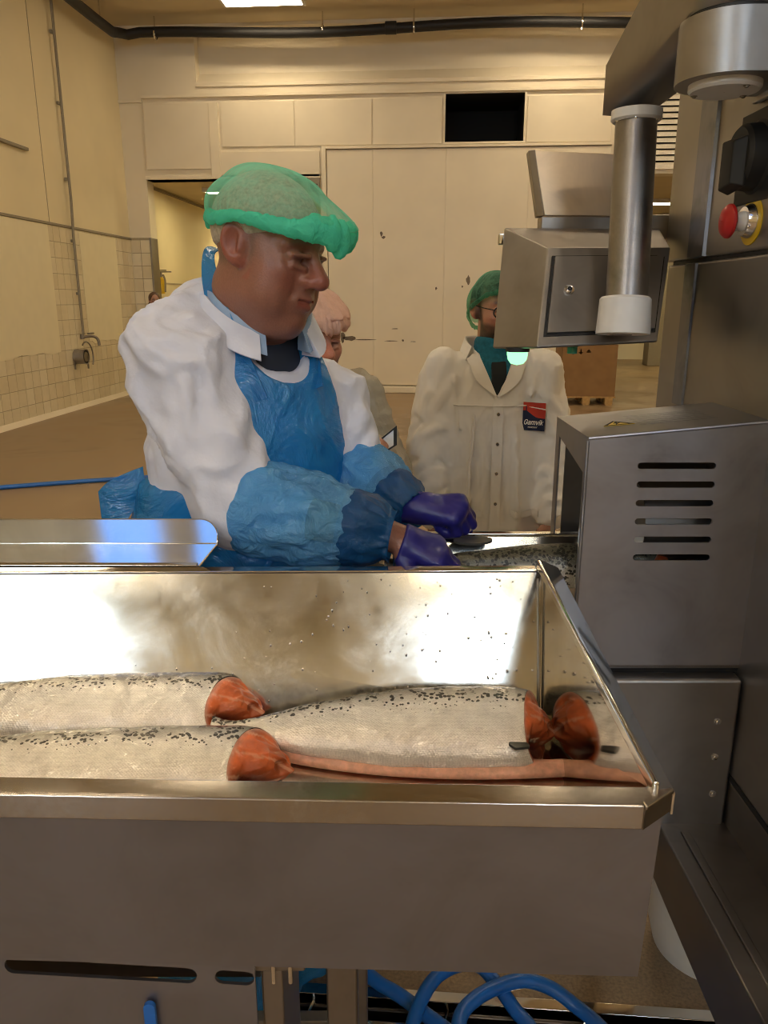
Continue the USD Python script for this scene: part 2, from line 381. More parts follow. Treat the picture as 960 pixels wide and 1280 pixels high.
# left wall: seams, rail, tiles and the painted-over patches
part(wl, 'wall_rail', bx((XL-.01, 7.0, 2.625), (XL+.025, YB, 2.66), .004), 'trim_grey')
part(wl, 'wall_seam', bx((XL-.005, 11.05, 2.66), (XL+.004, 11.062, HZ)), 'grout', False)
rng = random.Random(3)
def rough_patch(y0, y1, z0, z1, seed):
    r = random.Random(seed); pts = [(y1, z0+.06), (y1, z1), (y0, z1)]
    n = 14
    for k in range(n+1): pts.append((y0 + (y1-y0)*k/n, z0 + r.uniform(-.02, .03)))
    return Polygon(pts)
pa, pb = rough_patch(7.2, 10.96, .88, 2.615, 1), rough_patch(11.9, 13.22, .96, 2.60, 2)
for p in (pa, pb):
    part(wl, 'painted_panel', plate(p, .016, (XL, 0, 0), (0,1,0), (0,0,1)), 'wall_patch', False, label='smooth cream patch painted over the tiles')
tw, th = .2, .217
grout = bx((XL-.01, 7.2, 0), (XL+.002, YB, 2.61))
part(wl, 'grout', grout, 'grout', False, kind='stuff')
nt = 0
for c in range(28):
    for r_ in range(12):
        y0, z0 = YB - (c+1)*tw, .02 + r_*th
        q = sbox(y0, z0, y0+tw, z0+th)
        if pa.buffer(-.02).contains(q) or pb.buffer(-.02).contains(q): continue
        if nt >= 270: continue
        nt += 1; o = rng.uniform(.008, .0105)
        part(wl, 'tile', bx((XL, y0+.004, z0+.004), (XL+o, y0+tw-.004, z0+th-.004)), f'tile_{rng.choice("aabbc")}', False)
struct('baseboard_left', hull([(XL, y, z) for y in (YR, YB) for z in (0, .07)] + [(XL+.05, y, 0) for y in (YR, YB)] + [(XL+.02, y, .07) for y in (YR, YB)]), 'wall_paint', False)

# back wall with its openings, proud boards, ledge, recess and scars
left_door, right_door, vent = sbox(-5.22, -.1, -2.2, 3.6), sbox(2.62, -.1, 6.9, 3.6), sbox(-.11, 4.12, 1.17, 4.84)
recess = sbox(-4.25, 5.10, XR, 5.9)
wb = struct('wall_back', wallplate(sbox(XL, 0, XR, HZ).difference(shapely.union_all([left_door, right_door, vent, recess])), YB, .3), 'wall_paint', False)
part(wb, 'recess_panel', bx((-4.25, YB+.2, 5.0), (XR, YB+.29, 5.93)), 'wall_paint', False)
part(wb, 'sill', hull([(x, YB+d, z) for x in (-4.25, XR) for d, z in ((-.03, 5.02), (-.03, 5.075), (.2, 5.26), (.2, 5.02))]), 'wall_paint_pale', False)
part(wb, 'ledge', bx((-5.2, YB-.05, 4.86), (XR, YB+.01, 4.905), .006), 'wall_paint_pale')
part(wb, 'ledge', bx((-5.6, YB-.04, 4.80), (-5.2, YB+.01, 4.84), .006), 'wall_paint_pale')
def board(x0, z0, x1, z1, d=.03, mt='wall_paint'):
    part(wb, 'panel', bx((x0, YB-d, z0), (x1, YB+.002, z1), .005), mt, 20)
board(-5.18, 3.76, -4.02, 4.78, .035)
for x0, x1 in ((-3.86, -2.62), (-2.60, -1.32), (-1.30, -.16), (1.22, 2.58)): board(x0, 4.10, x1, 4.79, .02, 'wall_paint_pale')
board(-4.02, 3.62, -2.2, 4.02, .03)
board(-4.06, 3.6, -3.9, 4.78, .045, 'wall_paint_pale')
part(wb, 'panel_backing', bx((-2.08, YB-.038, .14), (2.6, YB+.002, 4.02)), 'wall_paint_pale', False)
for x0, x1 in ((-2.08, -1.306), (-1.30, -.086), (-.08, 1.284), (1.29, 2.6)): board(x0, .14, x1, 4.02, .045, 'wall_paint_pale')
part(wb, 'panel_edge', bx((-2.16, YB-.075, .1), (-2.09, YB, 4.08), .006), 'wall_paint_pale')
part(wb, 'panel_edge', bx((-2.16, YB-.07, 4.035), (2.6, YB, 4.075), .006), 'wall_paint_pale')
struct('baseboard_back', bx((-2.2, YB-.10, 0), (2.62, YB, .115), .012), 'wall_paint_pale')
def scar(x, z, w, h, seed):
    r = random.Random(seed); a = np.linspace(0, 2*np.pi, 11, endpoint=False)
    p = Polygon([(x + w/2*math.cos(t)*r.uniform(.6, 1.1), z + h/2*math.sin(t)*r.uniform(.6, 1.1)) for t in a]).buffer(0)
    part(wb, 'paint_scar', plate(p, .0025, (0, YB-.045, 0), (1,0,0), (0,0,1)), 'scar_grey', False, label='grey scar where the paint has come off')
for k, s in enumerate(((-1.16, 2.70, .05, .09), (-1.12, 2.64, .08, .05), (-.21, 1.80, .04, .06), (.34, 1.94, .08, .17), (.24, 1.83, .04, .04), (-1.73, .95, .25, .09),
                       (-1.45, .93, .42, .022), (-1.0, .91, .30, .018), (-.78, .92, .05, .05), (-.6, .90, .12, .015), (-.92, 1.12, .12, .02), (-1.85, .97, .1, .2), (-1.40, .23, .07, .08))):
    scar(*s, seed=k)
# tiled pier left of the opening
part(wb, 'grout', bx((XL+.02, YB-.004, 0), (-5.22, YB, 2.66)), 'grout', False, kind='stuff')
for c in range(2):
    for r_ in range(12):
        x0, z0 = -5.59 + c*.172, .02 + r_*th
        part(wb, 'tile', bx((x0+.005, YB-.012, z0+.005), (x0+.167, YB, z0+th-.005)), f'tile_{"abc"[(r_*2+c) % 3]}', False)
part(wb, 'corner_guard', bx((-5.25, YB-.02, 0), (-5.215, YB+.3, 2.66), .003), 'steel_dark')
part(wb, 'opening_frame', bx((-5.23, YB-.03, 3.6), (-2.2, YB+.3, 3.66), .004), 'wall_paint')
# the passage behind the left opening and the hall behind the right one
struct('wall_passage_left', bx((-5.75, YB+.3, 0), (-5.45, 22.5, 3.7)), 'wall_cream', False)
struct('wall_passage_right', bx((-2.1, YB+.3, 0), (-1.9, 22.5, 3.7)), 'wall_cream', False)
struct('ceiling_passage', bx((-5.75, YB+.3, 3.62), (-1.9, 22.5, 3.8)), 'ceiling_white', False)
struct('wall_far', bx((-5.75, 22.5, 0), (9.3, 22.8, 3.8)), 'wall_paint', False)
struct('ceiling_far', bx((-1.9, YB+.3, 3.62), (9.3, 22.5, 3.8)), 'ceiling_white', False)
struct('wall_far_right', bx((9.0, YB+.3, 0), (9.3, 22.5, 3.7)), 'wall_paint', False)
struct('trim_1', bx((-5.45, YB+.3, 3.56), (-5.42, 22.5, 3.60)), 'trim_grey', False)
struct('trim_2', bx((-5.45, YB+.3, 1.9), (-5.44, 22.5, 1.93)), 'grout', False)
struct('pillar', bx((5.05, 20.2, 0), (5.5, 20.7, 3.62), .02), 'trim_grey')

# lamps
def ceiling_light(x, y, z, w, d, label, group=None, mt='lamp_light'):
    t = thing('ceiling_light', label, 'ceiling light', (x, y, z), False, group)
    part(t, 'housing', plate(sbox(-w/2, -d/2, w/2, d/2).difference(sbox(-w/2+.04, -d/2+.04, w/2-.04, d/2-.04)), .075, (x, y, z-.075), (1,0,0), (0,1,0)), 'white_plastic', False)
    part(t, 'reflector', bx((x-w/2+.01, y-d/2+.01, z-.012), (x+w/2-.01, y+d/2-.01, z-.002)), 'white_plastic', False)
    part(t, 'diffuser', bx((x-w/2+.045, y-d/2+.045, z-.06), (x+w/2-.045, y+d/2-.045, z-.045)), mt, False)
    return t
for ix, x in enumerate((-2.85, 1.75, 5.6)):
    for iy, y in enumerate((12.85, 8.6, 4.4, .2, -3.2, -6.4)):
        first = ix == 0 and iy == 0
        ceiling_light(x, y, HZ, 1.25, .36, 'warm ceiling light near the back wall, cut off by the top of the picture' if first else 'warm fluorescent ceiling light of the hall, out of the picture above',
                      None if first else 'hall ceiling lights out of view')
ceiling_light(-4.25, 15.2, 3.62, .7, .36, 'bright ceiling light in the passage behind the left opening', None, 'lamp_light_far')
ceiling_light(-3.9, 18.8, 3.62, 1.2, .36, 'ceiling light further back in the passage', None, 'lamp_light_far')
ceiling_light(4.3, 17.6, 3.62, .9, .5, 'ceiling light of the far hall seen between the pendant tube and the machine column', None, 'lamp_light_far')
ceiling_light(6.8, 19.5, 3.62, 1.2, .4, 'ceiling light of the far hall hidden behind the machine column', None, 'lamp_light_far')

# things on the walls
t = thing('insulated_pipe', 'black insulated pipe hung under the ceiling along left and back wall', 'pipe', (-5.3, 12, 5.6), False)
part(t, 'pipe', sweep(np.array([(-5.3, y, 5.66+.035*math.sin(y*.9)) for y in np.linspace(2, 13.15, 28)] + [(-5.28, 13.38, 5.69), (-5.2, 13.50, 5.70)] + [(x, 13.52, 5.70+.035*math.sin(x*1.1+.8)) for x in np.linspace(-5.0, 6.8, 30)]), .075, 14), 'black_rubber')
for x in (-4.75, -2.05, -.62, 1.95, 4.4): part(t, 'hanger', cat(cyl((x, 13.5, 5.6), (x, 13.5, HZ), .012, 8), lathe([(.08, -.012), (.083, 0), (.08, .012)], (x, 13.52, 5.70), (1,0,0), 20)), 'chrome')
for y in (12.7, 10.2): part(t, 'hanger', cyl((-5.3, y, 5.62), (-5.3, y, HZ), .012, 8), 'chrome')
part(t, 'coupling', lathe([(.077, -.09), (.092, -.085), (.092, .085), (.077, .09)], (-.98, 13.52, 5.70), (1,0,0), 20), 'black_plastic')
t = thing('vent_opening', 'square black vent opening high in the pale back wall', 'vent', (.53, YB, 4.12), False)
part(t, 'liner', cat(bx((-.11, YB, 4.12), (1.17, YB+1.2, 4.13)), bx((-.11, YB, 4.83), (1.17, YB+1.2, 4.84)), bx((-.11, YB, 4.12), (-.10, YB+1.2, 4.84)), bx((1.16, YB, 4.12), (1.17, YB+1.2, 4.84)), bx((-.11, YB+1.19, 4.12), (1.17, YB+1.2, 4.84))), 'black_void', False)
part(t, 'vent_frame', wallplate(sbox(-.14, 4.09, 1.20, 4.87).difference(vent), YB-.024, .03), 'wall_paint_pale', False)
t = thing('louvre_vent', 'white louvred wall vent beside the machine column', 'vent', (3.7, YB, 3.75), False)
part(t, 'vent_frame', wallplate(sbox(2.85, 3.66, 4.5, 4.84).difference(sbox(2.93, 3.76, 4.42, 4.76)), YB-.06, .06), 'louvre_white', False)
part(t, 'vent_back', bx((2.93, YB-.006, 3.76), (4.42, YB-.002, 4.76)), 'black_void', False)
for k in range(11):
    z = 3.785 + k*.09
    part(t, 'slat', hull([(x, y, z+dz) for x in (2.93, 4.42) for y, dz in ((YB-.075, 0), (YB-.07, .058), (YB-.03, .078), (YB-.03, .02))]), 'louvre_white', False)
t = thing('water_pipe', 'thin grey water pipe with a tap running down the left wall', 'pipe', (XL+.04, 11.62, 1.0), False)
part(t, 'pipe', sweep(np.array([(XL+.06, 11.66, z) for z in np.linspace(5.93, 3, 6)] + [(XL+.06, 11.62, z) for z in np.linspace(2.5, 1.1, 5)]), .02, 10), 'trim_grey')
for z in (5.2, 4.3, 3.3, 2.45, 1.7): part(t, 'clip', cat(bx((XL+.012, 11.61, z-.02), (XL+.05, 11.69, z+.02), .004)), 'trim_grey')
part(t, 'tap', cat(cyl((XL+.04, 11.62, 1.1), (XL+.04, 11.62, 1.03), .03, 12), tube([(XL+.045, 11.62, 1.06), (XL+.16, 11.70, 1.07), (XL+.22, 11.74, 1.03), (XL+.24, 11.75, .93)], .022, 10), bx((XL+.12, 11.62, 1.10), (XL+.16, 11.78, 1.125), .005)), 'steel_dark')
t = thing('hose_hanger', 'round steel hose hanger below the tap on the left wall', 'hose hanger', (XL, 11.4, .62), False)
part(t, 'saddle', lathe([(.10, 0), (.10, .17), (.115, .175), (.115, .165), (.108, .16), (.108, .005), (.1, 0)], (XL+.005, 11.4, .78), (1,0,0), 28), 'steel_panel')
part(t, 'face_plate', lathe([(.001, .0), (.075, .0), (.075, .01), (.001, .012)], (XL+.165, 11.4, .78), (1,0,0), 24), 'steel_dark')
part(t, 'hoop', sweep(np.array([(XL+.19, 11.4+.2*math.cos(a), .78+.22*math.sin(a)) for a in np.linspace(-.6, 2.2, 18)]), .011, 8), 'steel_dark')
part(t, 'foot', cat(bx((XL+.02, 11.30, .60), (XL+.04, 11.32, .72)), bx((XL+.15, 11.46, .60), (XL+.17, 11.48, .72))), 'steel_dark')
single('wall_bar', bx((XL, 9.3, 3.50), (XL+.05, 10.62, 3.54), .006), 'trim_grey', 'dark horizontal bar sticking in from the left edge on the cream wall', 'bar', (0,0,0), False)
t = thing('fire_extinguisher', 'small yellow cylinder with a black valve on the passage wall', 'extinguisher', (-5.3, 14.55, 1.75), False)
part(t, 'cylinder', lathe([(.001, 0), (.05, 0), (.055, .02), (.055, .24), (.03, .29), (.02, .31), (.001, .31)], (-5.33, 14.55, 1.72), (0,0,1), 20), 'yellow_plastic')
part(t, 'valve', cat(cyl((-5.33, 14.55, 2.02), (-5.33, 14.55, 2.10), .025, 12), bx((-5.36, 14.53, 2.10), (-5.13, 14.57, 2.125), .004), bx((-5.36, 14.54, 2.13), (-5.22, 14.56, 2.15), .004)), 'steel_dark')
part(t, 'hose', tube([(-5.28, 14.53, 2.06), (-5.24, 14.5, 1.95), (-5.25, 14.5, 1.75)], .018, 10), 'trim_grey')
part(t, 'bracket', bx((-5.45, 14.52, 1.82), (-5.385, 14.58, 1.90), .004), 'trim_grey')
t = thing('wall_sign_box', 'small dark grey box at the top right of the left opening', 'box', (-2.32, YB, 3.4), False)
part(t, 'case', bx((-2.40, YB-.06, 3.38), (-2.20, YB-.031, 3.60), .008), 'trim_grey')
part(t, 'lens', bx((-2.36, YB-.065, 3.42), (-2.24, YB-.058, 3.5), .003), 'black_plastic')

# box on its pallet
t = thing('pallet', 'pale wooden pallet under the large cardboard box', 'pallet', (2.25, 12.8, 0), False)
for x in (1.86, 2.21, 2.56):
    part(t, 'bottom_board', bx((x-.05, 12.4, 0), (x+.05, 13.2, .02)), 'wood', False)
    for y in (12.4, 12.75, 13.06): part(t, 'block', bx((x-.06, y, .02), (x+.06, y+.14, .115)), 'wood', False)
for k in range(5): part(t, 'deck_board', bx((1.79, 12.4+k*.165, .115), (2.66, 12.4+k*.165+.13, .138)), 'wood', False)
t = thing('cardboard_box', 'large brown cardboard box on a pallet by the back wall', 'box', (2.22, 12.8, .14), False)
part(t, 'carton', bx((1.80, 12.4, .139), (2.645, 13.2, .93), .006), 'card')
part(t, 'flap', cat(bx((1.80, 12.4, .931), (2.645, 12.797, .938)), bx((1.80, 12.803, .931), (2.645, 13.2, .938))), 'card', False)
def stick(pts, w=.012): return LineString(pts).buffer(w/2)
ic = shapely.union_all([stick([(0, 0), (.06, 0)]), stick([(0, .06), (.06, .06)]), stick([(.03, 0), (.03, .06)], .03),
    Polygon([(.12, .02), (.15, -.01), (.18, .02)]).buffer(.004), stick([(.15, .06), (.15, 0)], .02), Polygon([(.23, .03), (.27, .065), (.31, .03)]), stick([(.24, .02), (.30, .02)], .01)])
part(t, 'printed_symbols', plate(ic, .001, (1.93, 12.401, .80), (1,0,0), (0,0,1)), 'ink', False, label='black handling symbols printed on the box')

# drain and hoses on the floor
t = thing('floor_drain', 'slotted steel drain channel across the floor under the table', 'drain', (-.2, 1.41, 0), False)
part(t, 'edge_bar', bx((-2.2, 1.445, -.03), (1.8, 1.475, .005), .002), 'steel_bright')
part(t, 'edge_bar', bx((-2.2, 1.355, -.03), (1.8, 1.385, .005), .002), 'steel_bright')
part(t, 'trough', cat(bx((-2.2, 1.385, -.16), (1.8, 1.445, -.15)), bx((-2.2, 1.44, -.16), (1.8, 1.445, -.03)), bx((-2.2, 1.385, -.16), (1.8, 1.39, -.03))), 'steel_dark', False)
for k in range(12): part(t, 'rod', cyl((-1.9+.32*k, 1.385, -.02), (-1.885+.32*k, 1.445, -.02), .004, 8), 'steel_bright')
r = random.Random(5)
single('water_hose', sweep(np.array([(x, 6.519+(x+3.355)*.35+.04*math.sin(x*1.7), .022) for x in np.linspace(-4.5, 2.6, 40)]), .02, 10), 'blue_hose',
       'long blue hose lying across the hall floor behind the workers', 'hose', (0, 0, 0), True)
loop = [(.16, 2.05, .03), (.10, 1.82, .03), (.00, 1.63, .03), (-.055, 1.53, .03), (-.02, 1.475, .03), (.037, 1.43, .035), (.10, 1.38, .03), (.19, 1.30, .03), (.27, 1.22, .03), (.22, 1.16, .03), (.10, 1.20, .03), (.06, 1.30, .035),
        (.075, 1.37, .06), (.12, 1.44, .075), (.18, 1.475, .078), (.225, 1.475, .075), (.262, 1.44, .06), (.30, 1.39, .036), (.33, 1.34, .03), (.32, 1.25, .03), (.22, 1.22, .073), (.165, 1.28, .077), (.17, 1.34, .078), (.21, 1.385, .077), (.27, 1.42, .074),
        (.33, 1.435, .073), (.39, 1.43, .055), (.44, 1.405, .033), (.48, 1.36, .03), (.52, 1.28, .03), (.55, 1.10, .03)]
single('water_hose', tube(loop, .0165, 12), 'blue_hose', 'thick blue hose looped on the floor over the drain under the table', 'hose', (0, 0, 0), True)

# ------------------------------------------------------------------ fish tank
RT, RB, FZ = 1.156, 1.168, .956            # rim heights front and back, tank floor
XT = -1.05                                  # the tank's left end, outside the picture
def fy(x): return .621 - .031*x             # the front rim runs slightly askew
def by_(x): return 1.208 + .012*x
t = thing('fish_tank', 'long stainless steel tank holding headless salmon in the foreground', 'tank', (-.4, .9, 0))
def slab(p, q, r, s, off):                  # a sheet through four corners with a thickness vector
    o = V(*off); P = [V(*k) for k in (p, q, r, s)]; return hull(P + [k + o for k in P])
part(t, 'front_wall', slab((XT, fy(XT)+.012, RT-.01), (.2640, fy(.25)+.011, RT-.01), (.2600, fy(.25)+.019, .932), (XT, fy(XT)+.02, .932), (0, .004, 0)), 'steel_front', False)
part(t, 'front_foot', hullr([(XT, fy(XT)+.027, .934), (.2540, fy(.25)+.027, .934), (XT, fy(XT)+.06, .931), (.2555, fy(.25)+.06, .931), (XT, fy(XT)+.029, .95), (.2540, fy(.25)+.029, .95)], .003), 'steel_front')
part(t, 'back_panel', slab((XT, by_(XT)-.006, RB-.004), (.262, by_(.27)-.006, RB-.004), (.252, 1.108, FZ), (XT, 1.100, FZ), (0, .004, -.002)), 'steel_tank', False)
part(t, 'floor_panel', slab((XT, 1.108, FZ), (.254, 1.108, FZ), (.254, fy(.25)+.0235, FZ-.004), (XT, fy(XT)+.0235, FZ-.004), (0, 0, -.004)), 'steel_tank', False)
part(t, 'side_panel', slab((.262, by_(.27), 1.180), (.252, 1.100, FZ-.004), (.252, fy(.25)+.0235, FZ-.004), (.256, fy(.25)+.0165, RT-.004), (.004, 0, 0)), 'steel_side', False, label='mirror-like right side panel')
part(t, 'side_panel', slab((XT, by_(XT), RB), (XT, 1.100, FZ), (XT, fy(XT)+.012, FZ-.004), (XT, fy(XT)+.012, RT-.004), (-.004, 0, 0)), 'steel_tank', False)
part(t, 'weld_seam', sweep(np.array([V(.2555, by_(.26)-.012, 1.155)*(1-k) + V(.2490, 1.105, FZ+.004)*k for k in np.linspace(0, 1, 9)]), .0016, 6), 'steel_dark')
f0, f1 = fy(XT), fy(.24)
part(t, 'front_rim', cat(hullr([(XT, f0-.008, RT), (XT, f0+.014, RT), (.238, f1-.008, RT), (.256, f1+.014, RT), (XT, f0-.008, RT-.006), (XT, f0+.014, RT-.006), (.238, f1-.008, RT-.006), (.256, f1+.014, RT-.006)], .0025),
    hullr([(XT, f0-.010, RT), (XT, f0-.006, RT), (.238, f1-.010, RT), (.238, f1-.006, RT), (XT, f0-.010, RT-.026), (XT, f0-.006, RT-.026), (.238, f1-.010, RT-.026), (.238, f1-.006, RT-.026)], .002)), 'steel_rim')
part(t, 'corner_rim', cat(hullr([(.238, f1-.010, RT), (.274, f1+.018, RT), (.252, f1+.016, RT), (.236, f1+.010, RT)] + [(.238, f1-.010, RT-.006), (.274, f1+.018, RT-.006), (.252, f1+.016, RT-.006), (.236, f1+.010, RT-.006)], .002),
    slab((.238, f1-.010, RT-.003), (.274, f1+.018, RT-.003), (.274, f1+.018, RT-.026), (.238, f1-.010, RT-.026), (-.002, .004, 0)), hull([(x, y, z) for x, y in ((.2385, f1-.008), (.2735, f1+.019), (.262, f1+.034), (.236, f1+.012)) for z in (RT-.004, RT-.024)])), 'steel_rim')
yb_ = by_(.27)
part(t, 'side_rim', cat(hullr([(.256, yb_+.004, 1.182), (.2625, yb_+.004, 1.182), (.2525, f1+.014, RT+.004), (.258, f1+.014, RT+.004), (.256, yb_+.004, 1.172), (.2625, yb_+.004, 1.172), (.2525, f1+.014, RT-.006), (.258, f1+.014, RT-.006)], .002),
    slab((.262, yb_+.004, 1.182), (.258, f1+.014, RT), (.276, f1+.018, RT-.006), (.292, yb_+.004, 1.168), (.0004, 0, -.003)),
    slab((.292, yb_+.004, 1.168), (.276, f1+.018, RT-.006), (.276, f1+.018, RT-.03), (.292, yb_+.004, 1.14), (-.002, 0, 0))), 'steel_bright')
part(t, 'back_rim', hullr([(XT, by_(XT)-.006, RB), (.256, by_(.25)-.006, RB), (XT, by_(XT)+.018, RB), (.256, by_(.25)+.018, RB), (XT, by_(XT)-.006, RB-.008), (.256, by_(.25)-.006, RB-.008), (XT, by_(XT)+.018, RB-.02), (.256, by_(.25)+.018, RB-.02)], .002), 'steel_bright')
rdrop = np.random.default_rng(4); drops = []
for k in range(170):
    x, h_ = rdrop.uniform(-.62, .25), rdrop.uniform(.04, .97)**1.3; h_ = 1 - h_; rr_ = rdrop.uniform(.0006, .0019)
    b_ = trimesh.creation.icosphere(1, rr_); b_.apply_scale((1, 1, rdrop.uniform(1, 2.2))); b_.apply_translation((x, 1.104 + (1.2-1.104)*h_ - .001, FZ + .004 + .198*h_)); drops.append(b_)
part(t, 'water_drops', cat(*drops), 'chrome', True, kind='stuff', label='scattered water drops and scale flecks on the back panel')
sk = sbox(XT, .34, -.138, .955).difference(shapely.union_all([LineString([(-.394, .917), (-.210, .904)]).buffer(.010, 8), LineString([(-.172, .902), (-.148, .900)]).buffer(.009, 8)]))
part(t, 'skirt_panel', plate(sk, .004, (0, .664, 0), (1,0,0), (0,0,1)), 'steel_front', False, label='flat steel panel under the tank with rounded slots')
part(t, 'skirt_backing', bx((XT, .70, .86), (-.140, .705, .955)), 'steel_dark', False)
part(t, 'pull_tab', plate(LineString([(-.252, .70), (-.252, .868)]).buffer(.006), .005, (0, .657, 0), (1,0,0), (0,0,1)), 'blue_plastic', False, label='small blue tab')
part(t, 'bracket', cat(bx((-.134, .672, .55), (-.110, .80, .94), .003), bx((-.140, .668, .90), (-.085, .684, .94), .003)), 'steel_dark')
for x in (-.118, -.1): part(t, 'bolt', cat(cyl((x, .668, .925), (x, .655, .925), .004, 10), cyl((x, .66, .925), (x, .66, .895), .0025, 8)), 'chrome')
for x, y in ((-.066, .70), (-.066, 1.10), (-1.0, .70), (-1.0, 1.10)):
    part(t, 'leg', bx((x, y, .02), (x+.036, y+.036, .95), .004), 'steel_dark')
    part(t, 'foot', lathe([(.001, 0), (.03, 0), (.03, .008), (.012, .016), (.012, .03), (.001, .03)], (x+.018, y+.018, 0), (0,0,1), 16), 'black_rubber')
for y in (.718, 1.118): part(t, 'cross_bar', bx((-1.0, y-.012, .30), (-.05, y+.012, .33), .003), 'steel_dark')

# shallow steel chute standing on the tank's back rim, left of the man
t = thing('steel_chute', 'shallow polished steel chute with a rounded end left of the bending man', 'chute', (-.6, 1.28, 1.16))
cx = -.286
up = V(0, .035, .040); up = up/np.linalg.norm(up)
def chute_sheet(y0, z0, hgt, x1, round_r, lean):
    pts = [(XT, 0), (x1-(.0 if round_r else .028), 0), (x1, hgt*.98)] if not round_r else None
    if round_r:
        a = np.linspace(0, np.pi/2, 10); pts = [(XT, 0), (x1, 0)] + [(x1-round_r+round_r*math.cos(k), hgt-round_r+round_r*math.sin(k)) for k in a]
    pts += [(XT, hgt)]
    return plate(Polygon(pts), .003, (0, y0, z0), (1,0,0), tuple(lean))
lean1, lean2 = V(0, .52, .854), V(0, .49, .872)
lean1 /= np.linalg.norm(lean1); lean2 /= np.linalg.norm(lean2)
y1, z1 = 1.232, 1.166
L1 = .038; mid = V(0, y1, z1) + lean1*L1; L2 = .042
part(t, 'lower_sheet', chute_sheet(y1, z1, L1, cx, 0, lean1), 'steel_mirror', False)
part(t, 'upper_sheet', chute_sheet(mid[1], mid[2], L2, cx, .030, lean2), 'steel_mirror', False)
part(t, 'front_lip', cat(hullr([(XT, y1-.006, z1+.004), (cx-.03, y1-.006, z1+.004), (XT, y1+.003, z1+.006), (cx-.028, y1+.003, z1+.006), (XT, y1-.006, z1-.012), (cx-.03, y1-.006, z1-.012), (XT, y1+.003, z1-.012), (cx-.028, y1+.003, z1-.012)], .002)), 'steel_bright')
part(t, 'fold', sweep(np.array([(x, mid[1]-.001, mid[2]+.001) for x in (XT, -.6, cx-.001)]), .0022, 8), 'steel_bright')
top = mid + lean2*L2
arc = [mid + V(cx - mid[0], 0, 0)*1 + V(0, 0, 0)]
rr = .030
edge = [V(cx-.028, y1, z1), V(cx, mid[1], mid[2])] + [V(cx-rr+rr*math.cos(a), 0, 0) + V(0, mid[1], mid[2]) + lean2*(L2-rr+rr*math.sin(a)) for a in np.linspace(0, np.pi/2, 8)] + [V(-.6, top[1], top[2]), V(XT, top[1], top[2])]
part(t, 'edge_rod', sweep(np.array(edge), .0026, 8), 'steel_bright')
part(t, 'under_sheet', bx((XT, 1.29, 1.13), (cx-.05, 1.294, 1.20)), 'steel_dark', False)
part(t, 'support', cat(bx((XT, 1.236, .95), (cx-.06, 1.26, 1.150), .003)), 'steel_dark')

# ------------------------------------------------------------------ the fish-processing machine on the right
XM, YG = .645, 1.270
t = thing('fish_machine', 'tall stainless steel fish-processing machine filling the right edge', 'machine', (.9, 1.4, 0))
part(t, 'upper_cabinet', hullr(corners((XM, .55, 1.684), (1.5, 1.86, 2.75)), .006), 'steel_panel')
part(t, 'lower_cabinet', hullr(corners((XM, .55, .745), (1.5, 1.83, 1.676)), .006), 'steel_panel')
part(t, 'base_cabinet', hullr(corners((XM, .40, .50), (1.5, 1.86, .737)), .006), 'steel_dark')
part(t, 'joint_strip', bx((XM+.008, .56, .70), (1.49, 1.82, 2.7)), 'black_rubber', False)
part(t, 'corner_strip', cat(hull([(XM-.006, 1.625, z) for z in (1.686, 2.75)] + [(XM-.006, 1.705, z) for z in (1.686, 2.75)] + [(XM+.002, 1.62, z) for z in (1.686, 2.75)] + [(XM+.002, 1.71, z) for z in (1.686, 2.75)])), 'steel_blue', False)
part(t, 'corner_strip', cat(hull([(XM-.004, 1.66, z) for z in (1.38, 1.674)] + [(XM-.004, 1.715, z) for z in (1.38, 1.674)] + [(XM+.002, 1.655, z) for z in (1.38, 1.674)] + [(XM+.002, 1.72, z) for z in (1.38, 1.674)])), 'steel_blue', False)
part(t, 'seam', bx((XM-.001, .5, .736), (XM+.01, 1.25, .746)), 'black_void', False)
# infeed trough behind the tank, leading into the guard
part(t, 'trough_back', cat(slab((.02, 1.462, 1.150), (.60, 1.462, 1.150), (.60, 1.425, 1.065), (.02, 1.425, 1.065), (0, .004, 0)), hullr([(.02, 1.460, 1.153), (.60, 1.460, 1.153), (.02, 1.478, 1.153), (.60, 1.478, 1.153), (.02, 1.460, 1.148), (.60, 1.460, 1.148), (.02, 1.478, 1.135), (.60, 1.478, 1.135)], .0015)), 'steel_bright', label='bright back wall of the infeed trough')
part(t, 'trough_floor', slab((.02, 1.425, 1.065), (.60, 1.425, 1.065), (.60, 1.292, 1.060), (.02, 1.276, 1.060), (0, 0, -.004)), 'steel_tank', False)
part(t, 'trough_front', slab((.02, 1.262, 1.115), (.335, 1.262, 1.115), (.335, 1.276, 1.060), (.02, 1.276, 1.060), (0, -.003, 0)), 'steel_tank', False)
part(t, 'trough_end', slab((.02, 1.262, 1.115), (.02, 1.462, 1.150), (.02, 1.425, 1.065), (.02, 1.276, 1.060), (-.003, 0, 0)), 'steel_tank', False)
